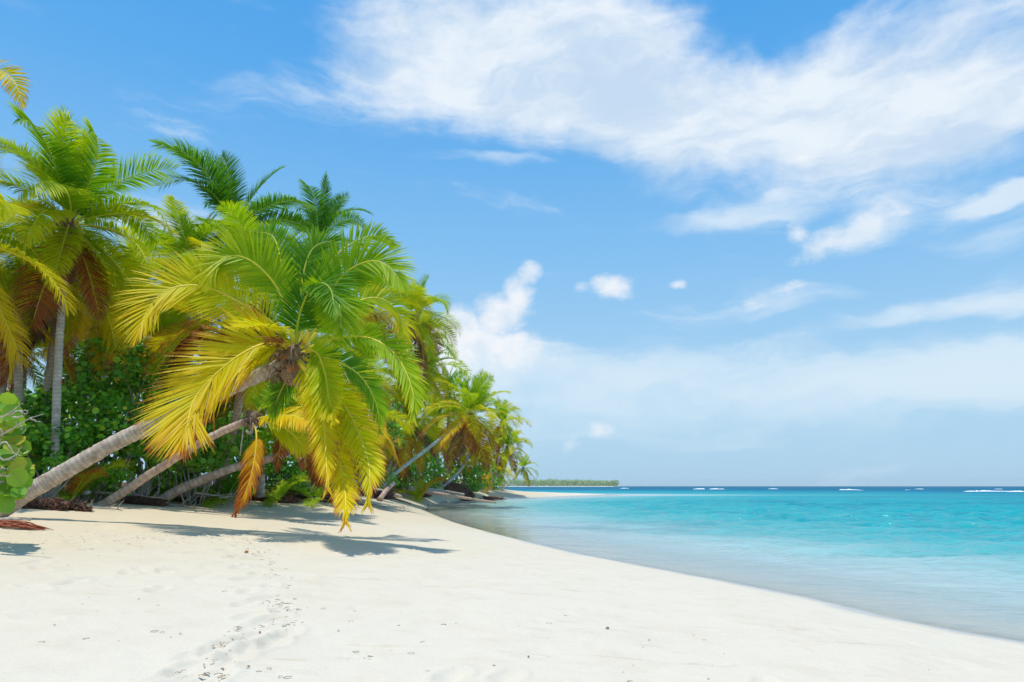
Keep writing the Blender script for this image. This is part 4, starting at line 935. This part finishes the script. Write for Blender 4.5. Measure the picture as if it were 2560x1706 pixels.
# ------------------------------------------------------------------ young palms rooting in the undergrowth
def young(label, px, D, L, n, yel, brn, seed):
    b = ground_pt(px, D); root = empty('young_palm', tuple(b), label, 'young palm', 'young palms in the undergrowth')
    rng = random.Random(seed)
    for i in range(n):
        me, rm = PROTO['mid', (1, 2, 1, 2, 3)[i % 5], i % 3]; y = yel + rng.uniform(-.2, .2); bb = brn * rng.random()
        o = link('frond', me, root, color=(y, bb, 0)); o.matrix_local = Matrix.Rotation(i * 2.4, 4, 'Z') @ Matrix.Scale(L / 4.2 * rng.uniform(.8, 1.1), 4)
        link('rachis', rm, o, color=(y, bb, 0))
young('young palm with orange stalks in the dark hollow behind the biggest trunk', 175, 16.2, 1.5, 9, .35, .5, 1)
young('young green palm between the red frond and the orange hanging one', 690, 22.5, 1.5, 9, .3, .2, 2)
young('young palm with blade like green leaves left of the hanging orange frond', 560, 20.6, 2.0, 8, .2, .1, 3)
young('young yellowish palm left of the uprooted stump', 1048, 56, 3.0, 10, .6, .5, 4)
young('young palm at the back of the drooping yellow frond', 440, 21.5, 2.8, 9, .2, .2, 5)
young('young palm with dark fronds fanning near the long hanging tips', 790, 24, 1.9, 9, .2, .3, 6)

# ------------------------------------------------------------------ eroded bank: roots, wood, dry litter
def root_mat(label, px, D, w, h, seed, cat='root clump', n=170):
    rng = np.random.default_rng(seed); b = ground_pt(px, D); b[2] -= .05
    root = empty('root_clump', tuple(b), label, cat, 'brown root clumps along the eroded bank')
    v, f = ico(4, seed, .3, (w / 2, w * .28, h * .7)); v[:, 2] = np.maximum(v[:, 2], -.05)
    link('root_mass', mesh_np('root_mass', v, None, f, mats=[M['root']]), root)
    parts = []
    for i in range(n):
        a = rng.uniform(math.pi * 1.0, math.pi * 2.0); x = math.cos(a) * w / 2 * rng.uniform(.3, 1); y = math.sin(a) * w * .26
        z = h * rng.uniform(.2, .9); p = np.array((x, y, z)); q_ = p + np.array((rng.uniform(-.2, .2), -rng.uniform(.03, .2), -z * rng.uniform(.4, 1)))
        parts.append(tube_np(catmull([p, (p + q_) / 2 + rng.normal(0, .05, 3), q_], 5), np.linspace(.012, .003, 5) * (1 + h), 4))
    v, q, t = merge(parts); link('rootlets', tag(link('rootlets_mesh', mesh_np('rootlets', v, q, t, mats=[M['root']])), None).data, root)
    bpy.data.objects.remove(bpy.data.objects['rootlets_mesh'])
root_mat('brown fibrous root clump under the biggest trunk near the left edge', 95, 13.6, 1.2, .28, 1)
root_mat('reddish root clump right of the biggest trunk, below the vine', 165, 14.0, .9, .25, 2)
root_mat('flat root clump between the slim trunk and the lowest palm', 345, 18.3, 1.3, .28, 3)
root_mat('low root clump right behind the lowest palm foot', 475, 20.5, 1.4, .25, 4)
root_mat('dark root clump behind the hanging orange frond', 660, 23.3, 2.0, .42, 5)
root_mat('dark root bank behind the longest hanging frond tips', 790, 25.5, 2.4, .45, 6)
root_mat('root clump at the foot of the far grove left of the fallen trunks', 925, 36, 2.4, .5, 7)
root_mat('dry root clump between the fallen trunks and the uprooted stump', 1040, 60, 2.2, .7, 8)
root_mat('pale root clump before the low bright palm at the point', 1225, 80, 3.2, .5, 9)
root_mat('root clump beside the last bush of the grove', 1180, 72, 2.6, .5, 10)

def branch_thing(label, px, D, L, ang, seed, mat='wood', name='driftwood_branch', r=.03, z=.04, nb=4, cat='driftwood', group='dry branches lying along the bank'):
    rng = np.random.default_rng(seed); b = ground_pt(px, D); root = empty(name, tuple(b), label, cat, group)
    d = np.array((math.cos(ang), math.sin(ang), 0.0)); P = [d * (t - .5) * L + np.array((0, 0, z)) + rng.normal(0, .03 * L, 3) * (1, 1, .4) for t in np.linspace(0, 1, 5)]
    for p in P:
        p[2] = max(p[2], r * .8) + gz(b[0] + p[0], b[1] + p[1]) - b[2]
    P = catmull(P, 16); v, q, t = tube_np(P, np.linspace(r, r * .3, 16), 7); link('stem', mesh_np('stem', v, q, t, mats=[M[mat]]), root)
    for i in range(nb):
        k = rng.integers(3, 13); p0 = P[k]; dd = nrm(d * .5 + rng.normal(0, .6, 3)); dd[2] = abs(dd[2]) * .7; ln = L * rng.uniform(.15, .35)
        v, q, t = tube_np(catmull([p0, p0 + dd * ln * .5 + rng.normal(0, .03, 3), p0 + dd * ln], 6), np.linspace(r * .5, r * .12, 6), 5); link('side_branch', mesh_np('side_branch', v, q, t, mats=[M[mat]]), root)
branch_thing('dry branch lying on the sand right of the lowest palm foot', 490, 18.2, 1.7, -.15, 1)
branch_thing('thin dark stick pointing at the hanging orange frond', 560, 16.8, 1.5, -.1, 2, r=.018)
branch_thing('bleached branch below the vine heap', 235, 14.8, 1.2, .1, 3)
branch_thing('crooked grey branch in front of the lowest palm trunk', 545, 19.5, 1.3, .9, 4, z=.35, nb=6)
branch_thing('dead branch on the bank between slim trunk and vine', 330, 17.4, 1.6, .3, 5, z=.25, nb=6)
branch_thing('dead branch on the dark bank left of the longest hanging tips', 760, 24.0, 1.8, -.2, 6, z=.2, nb=6)
branch_thing('grey stick standing among roots beside the orange frond', 575, 19.8, .8, 1.3, 8, z=.3, nb=5)
branch_thing('reddish stick lying on the sand near the fallen trunks', 985, 46, 2.6, -.35, 7, r=.09, mat='reddry', nb=1)

def bare_trunk(label, pts, r0, r1, seed, mat='wood', name='fallen_palm', cat='fallen palm', group='fallen palms on the beach', flare=.6):
    b = ground_pt(pts[0][0], pts[0][2]); root = empty(name, tuple(b), label, cat, group)
    P = np.array([at(*p) - b for p in pts]); link('trunk', trunk_mesh(P, r0, r1, seed, 12, flare=flare, ringstep=.2, mat=mat, amp=.02), root); return root
bare_trunk('long fallen trunk reaching from the grove out into the shallow water', [(945, 1218, 56), (1010, 1224, 58), (1090, 1234, 60), (1160, 1245, 61), (1240, 1257, 61.5)], .24, .09, 31, 'trunk_warm')
bare_trunk('upper fallen trunk lying behind the long one, ending at the uprooted stump', [(985, 1214, 60), (1050, 1221, 64), (1100, 1227, 66), (1160, 1237, 68)], .17, .12, 32, 'trunk')
bare_trunk('short reddish fallen trunk propped on the sand by the hanging fronds', [(905, 1222, 36), (955, 1231, 37), (1002, 1242, 38)], .20, .10, 33, 'trunk_warm')
bare_trunk('broken stub of a trunk behind the lowest leaning palm', [(445, 1236, 20.2), (480, 1220, 20.3), (525, 1196, 20.6)], .15, .12, 34, 'trunk_warm', name='broken_trunk', cat='broken trunk', group='')
bare_trunk('dark short trunk rising at the right end of the hanging fronds', [(948, 1252, 33), (965, 1228, 33.5), (985, 1208, 34)], .11, .09, 35, 'trunk_warm', name='broken_trunk', cat='broken trunk', group='')
bare_trunk('grey dead trunk stump standing by the orange hanging frond', [(650, 1244, 21.5), (652, 1200, 21.5), (655, 1160, 21.6)], .13, .09, 36, 'trunk', name='broken_trunk', cat='broken trunk', group='')

def stump():
    b = ground_pt(1146, 73); root = empty('uprooted_stump', tuple(b), 'big brown uprooted root ball lying on the beach before the far grove', 'stump')
    v, f = ico(4, 5, .2, (1.55, 1.0, .8)); v[:, 2] += .4; v[:, 2] -= .28 * v[:, 0]; v[:, 2] = np.maximum(v[:, 2], -.1); link('root_ball', mesh_np('root_ball', v, None, f, mats=[M['root']]), root)
    v, f = ico(3, 6, .24, (1.1, .8, .65)); v += (-1.4, .5, .75); link('root_ball', mesh_np('root_ball', v, None, f, mats=[M['root']]), root)
    rng = np.random.default_rng(1); parts = []
    for i in range(60):
        a = rng.uniform(0, 6.28); p = np.array((math.cos(a) * 1.4, -.75 + rng.uniform(-.2, .3), .55 + math.sin(a) * .7)); e = p + rng.normal(0, .35, 3) + (0, -.2, -.1)
        parts.append(tube_np(catmull([p, (p + e) / 2 + rng.normal(0, .1, 3), e], 5), np.linspace(.05, .012, 5), 4))
    v, q, t = merge(parts); link('roots', mesh_np('roots', v, q, t, mats=[M['root']]), root)
stump()

# dry things at the lower left
def dry_frond():
    b = ground_pt(20, 10.3); root = empty('dry_palm_frond', tuple(b), 'red brown dry palm frond lying on the sand at the left edge', 'dry frond')
    rng = np.random.default_rng(5); parts = []
    for i in range(46):
        x = rng.uniform(-.9, .35); y = rng.uniform(-.10, .10); L = rng.uniform(.25, .6); a = rng.normal(0, .2)
        z = rng.uniform(.02, .07) * (1.2 - max(0, x))
        P = [np.array((x, y, z)), np.array((x + L * .5, y + a * .2, z + rng.uniform(-.01, .02))), np.array((x + L * math.cos(a), y + L * math.sin(a) * .4, .012))]
        for p in P: p[2] += gz(b[0] + p[0], b[1] + p[1]) - b[2]
        parts.append(tube_np(catmull(P, 5), np.array([.011, .013, .011, .007, .002]), 4))
    v, q, t = merge(parts); link('leaflets', mesh_np('leaflets', v, q, t, mats=[M['reddry']]), root)
    P = catmull([np.array((-1.1, .03, .05)), np.array((-.3, 0, .06)), np.array((.55, -.02, .02))], 10); P[:, 2] += [gz(b[0] + p[0], b[1] + p[1]) - b[2] for p in P]
    v, q, t = tube_np(P, np.linspace(.028, .008, 10), 6); link('rachis', mesh_np('rachis', v, q, t, mats=[M['reddry']]), root)
dry_frond()
def spathe():
    b = ground_pt(30, 11.0); root = empty('dry_spathe', tuple(b), 'grey boat shaped dry palm spathe lying above the red frond at the left edge', 'dry spathe')
    P = np.array([(-.25 + .5 * t, 0, .035 + .02 * math.sin(t * 3.1)) for t in np.linspace(0, 1, 12)]); r = np.array([.006, .025, .04, .05, .052, .05, .044, .036, .028, .02, .015, .012])
    v, q, t = tube_np(P, r, 8); v[:, 2] = .03 + (v[:, 2] - .03) * .7; link('hull', mesh_np('hull', v, q, t, mats=[M['wood']]), root)
    v, f = ico(2, 1, .1, (.03, .025, .025)); link('stem_knob', mesh_np('stem_knob', v + (.27, 0, .045), None, f, mats=[M['wood']]), root)
    v, q, t = tube_np([(.2, 0, .045), (.27, 0, .045)], .009, 6); link('stem', mesh_np('stem', v, q, t, mats=[M['wood']]), root)
spathe()
def small_coco(label, px, D, mat, s=.4, name='fallen_nut', cat='nut'):
    b = ground_pt(px, D); v, f = ico(2, int(px), .08, (.11 * s, .11 * s, .10 * s)); o = link(name, mesh_np(name, v, None, f, mats=[M[mat]]), loc=tuple(b + (0, 0, .05 * s))); tag(o, label, cat)
small_coco('little orange nut on the sand left of the frond shadow', 616, 9.6, 'husk', .24)
small_coco('dark seed on the bare sand in the lower middle', 1519, 5.9, 'wrack', .13, 'seed', 'seed')
def cup():
    b = ground_pt(207, 17.0); v, q, t = tube_np([(0, 0, 0), (.05, 0, .01), (.14, .01, .02)], np.array([.05, .055, .04]), 8)
    tag(link('plastic_cup', mesh_np('plastic_cup', v, q, t, mats=[M['plastic']]), loc=tuple(b + (0, 0, .22))), 'white plastic cup caught in the green vine heap', 'litter')
cup()

# wrack: bits of dry weed and leaf scattered in drift lines
def wrack(label, name, pathpx, n, seed, spread, size, mat='wrack', flat=.35):
    rng = np.random.default_rng(seed); parts = []
    path = catmull([wlz(p) for p in pathpx], 200)
    for i in range(n):
        k = rng.integers(0, 200); x = path[k][0] + rng.normal(0, spread); y = path[k][1] + rng.normal(0, spread * 1.2); z = gz(x, y)
        L = size * rng.uniform(.3, 1.4); a = rng.normal(0, .9); d = np.array((math.cos(a), math.sin(a), 0)); w = L * rng.uniform(.10, .42)
        s = np.array((-d[1], d[0], 0)); p = np.array((x, y, z + .003)); m = p + d * L / 2 + (0, 0, L * .03 + .003) + s * rng.normal(0, .15) * L; e = p + d * L + (0, 0, .0)
        v = np.array([p - s * w * .2, p + s * w * .2, m + s * w * .5, m - s * w * .5, e + s * w * .1, e - s * w * .1, p - (0, 0, .004), e - (0, 0, .004)])
        parts.append((v, np.array([(0, 1, 2, 3), (3, 2, 4, 5)]), np.array([(0, 3, 6), (5, 7, 3), (1, 6, 2), (4, 2, 7)])))
    v, q, t = merge(parts); tag(link(name, mesh_np(name, v, q, t, mats=[M[mat]], smooth=False)), label, kind='stuff')
def wlz(p):
    # beach point seen at a pixel: march until the ray meets the sand
    px, py = p; x = (px - 1280) / F; y = (853 - py) / F
    Y = math.cos(PITCH) - y * math.sin(PITCH); Z = math.sin(PITCH) + y * math.cos(PITCH)
    D = np.linspace(2, 60, 1500); X = x * D / Y; zz = EYE + D * Z / Y; g = ground_z(X, D)[0]
    h = np.argmax(zz < g); return (X[h], D[h]) if (zz < g).any() else (X[-1], D[-1])
wrack('thin line of dry brown weed and leaf bits winding down the sand', 'wrack_line', [(640, 1320), (615, 1350), (650, 1390), (690, 1440), (690, 1500), (720, 1520), (700, 1560), (610, 1590), (560, 1640), (540, 1700)], 210, 2, .08, .034)
wrack('scattered dark litter on the sand below the leaning trunks', 'leaf_litter', [(20, 1262), (120, 1262), (250, 1258), (360, 1262), (470, 1262)], 260, 3, .25, .06)
wrack('scattered litter between the trunks and the far hanging fronds', 'leaf_litter', [(450, 1256), (600, 1262), (700, 1256), (860, 1258)], 220, 5, .5, .10)
wrack('sparse bits of weed spread over the lower sand', 'weed_bits', [(60, 1500), (400, 1600), (700, 1650), (900, 1560), (1200, 1640), (1900, 1660)], 70, 6, .6, .035)
wrack('sparse leaf bits on the sand at the left', 'leaf_bits', [(0, 1340), (150, 1370), (350, 1350), (560, 1340)], 120, 7, .5, .045)
wrack('green brown seaweed heap washed up where the bay bends', 'seaweed', [(905, 1262), (960, 1265), (1010, 1262), (1060, 1256)], 160, 8, .6, .35)

# ------------------------------------------------------------------ distant island and breaking waves
def island():
    D = 1500; root_x0, root_x1 = at(1190, 1213, D)[0], at(1548, 1213, D)[0]
    n = 120; xs = np.linspace(root_x0 - 60, root_x1, n); P = []
    v = []; 
    for i, x in enumerate(xs):
        w = 40 * min(1, (n - 1 - i) / 8 + .05); v += [(x, D - w, -.2), (x, D - w * .6, 1.1), (x, D + w, 1.6), (x, D + w * 1.6, -.2)]
    q = [(i * 4 + k, (i + 1) * 4 + k, (i + 1) * 4 + k + 1, i * 4 + k + 1) for i in range(n - 1) for k in range(3)]
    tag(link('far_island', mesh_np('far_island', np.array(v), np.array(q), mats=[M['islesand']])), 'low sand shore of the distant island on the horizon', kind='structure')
    rng = np.random.default_rng(2); pos = []
    for x in np.arange(root_x0 - 60, root_x1 - 3, 1.1):
        f = (x - root_x0) / (root_x1 - root_x0); h = (15.5 - 5.0 * f) * (.75 + .5 * fbm(np.array([x / 14.]), np.array([0.]), 3, 4)[0])
        for k in range(34):
            pos.append((x + rng.normal(0, 1.5), D + rng.uniform(-22, 22), 1 + rng.uniform(0, 1) ** .8 * h))
    pos = np.array(pos); outw = nrm(rng.normal(0, 1, pos.shape) + (0, -.6, .4))
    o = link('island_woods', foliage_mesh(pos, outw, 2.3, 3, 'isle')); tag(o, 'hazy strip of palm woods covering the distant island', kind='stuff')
    # palm heads that stand above the strip
    parts = []
    for i in range(46):
        x = rng.uniform(root_x0 - 20, root_x1); f = (x - root_x0) / (root_x1 - root_x0); h = (19 - 6 * f) * rng.uniform(.85, 1.12); y = D + rng.uniform(-20, 5)
        parts.append(tube_np([(x, y, 1), (x + .4, y, h)], .22, 4))
        for k in range(9):
            a = k * .7 + rng.random(); d = np.array((math.cos(a), math.sin(a), 0)); p = np.array((x + .4, y, h))
            P = catmull([p, p + d * 1.3 + (0, 0, rng.uniform(.2, .9)), p + d * 2.4 + (0, 0, -.6)], 4); w = np.array((0, 0, .45))
            v = np.vstack([P, P - w * np.array([.3, 1, 1, .3])[:, None]]); parts.append((v, np.array([(j, j + 1, j + 5, j + 4) for j in range(3)]), None))
    v, q, t = merge(parts); col = np.full((len(v), 3), .3)
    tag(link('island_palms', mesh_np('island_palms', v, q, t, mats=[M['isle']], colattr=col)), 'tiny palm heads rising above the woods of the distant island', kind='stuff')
island()

def breaker(label, x0, x1, py, D, h, seed):
    rng = np.random.default_rng(seed); a = at(x0, py, D)[0]; b = at(x1, py, D)[0]; n = max(24, int((x1 - x0) / 1.5)); v = []; K = 9
    for i in range(n + 1):
        f = i / n; x = a + (b - a) * f; e = math.sin(math.pi * f) ** .4 * (.35 + .9 * float(fbm(np.array([f * n / 6]), np.array([seed * 3.]), 3, seed)[0])); y0 = D + 5 * float(vnoise(np.array([f * 4]), np.array([seed * 1.]), 2)[0])
        for k in range(K):
            t = k / (K - 1); zz = h * .6 * e * (math.sin(math.pi * min(t * 1.15, 1)) ** .7) * rng.uniform(.75, 1.15) - .03; v.append((x + rng.normal(0, .05), y0 + (t - .5) * h * 3, zz))
    q = [(i * K + k, (i + 1) * K + k, (i + 1) * K + k + 1, i * K + k + 1) for i in range(n) for k in range(K - 1)]
    tag(link('breaking_wave', mesh_np('breaking_wave', np.array(v), np.array(q), mats=[M['foam']])), label, 'wave', 'white waves breaking on the reef')
breaker('short white breaker just right of the distant island', 1550, 1576, 1220, 420, .8, 1)
breaker('left half of the pair of white breakers near mid sea', 1734, 1768, 1221, 330, .75, 2)
breaker('right half of the pair of white breakers near mid sea', 1775, 1812, 1221, 325, .75, 3)
breaker('faint white breaker between the pair and the bright one', 1928, 1950, 1220, 350, .6, 4)
breaker('bright thick white breaker right of centre sea', 2106, 2150, 1223, 260, .75, 5)
breaker('faint foam trailing right of the bright thick breaker', 2150, 2172, 1224, 245, .3, 6)
breaker('long white breaker nearest the right edge', 2414, 2535, 1229.5, 190, .62, 7)
breaker('white breaker cut by the right edge', 2530, 2600, 1230, 182, .5, 8)
breaker('thin fleck of foam above the long right breaker', 2498, 2516, 1221, 330, .5, 9)
breaker('small fleck of foam between the bright and the long breakers', 2300, 2316, 1221, 330, .5, 10)
breaker('small foam fleck left of the long right breaker', 2270, 2284, 1224, 260, .3, 11)

# ------------------------------------------------------------------ sea haze
def haze():
    x0, x1, y0, y1, z0, z1 = -4300, 4300, -3200, 4300, -7, 26
    v = [(x, y, z) for z in (z0, z1) for y in (y0, y1) for x in (x0, x1)]
    q = [(0, 2, 3, 1), (4, 5, 7, 6), (0, 1, 5, 4), (1, 3, 7, 5), (3, 2, 6, 7), (2, 0, 4, 6)]
    m, nt, out = material('sea_haze'); pv = nt.new('ShaderNodeVolumePrincipled'); pv.inputs['Color'].default_value = (.93, .97, 1, 1); pv.inputs['Density'].default_value = 0.00010; pv.inputs['Anisotropy'].default_value = .2
    nt.l.new(pv.outputs[0], out.inputs['Volume'])
    tag(link('haze', mesh_np('haze', v, q, mats=[m], smooth=False)), 'thin sea haze over the whole bay', kind='stuff')
haze()
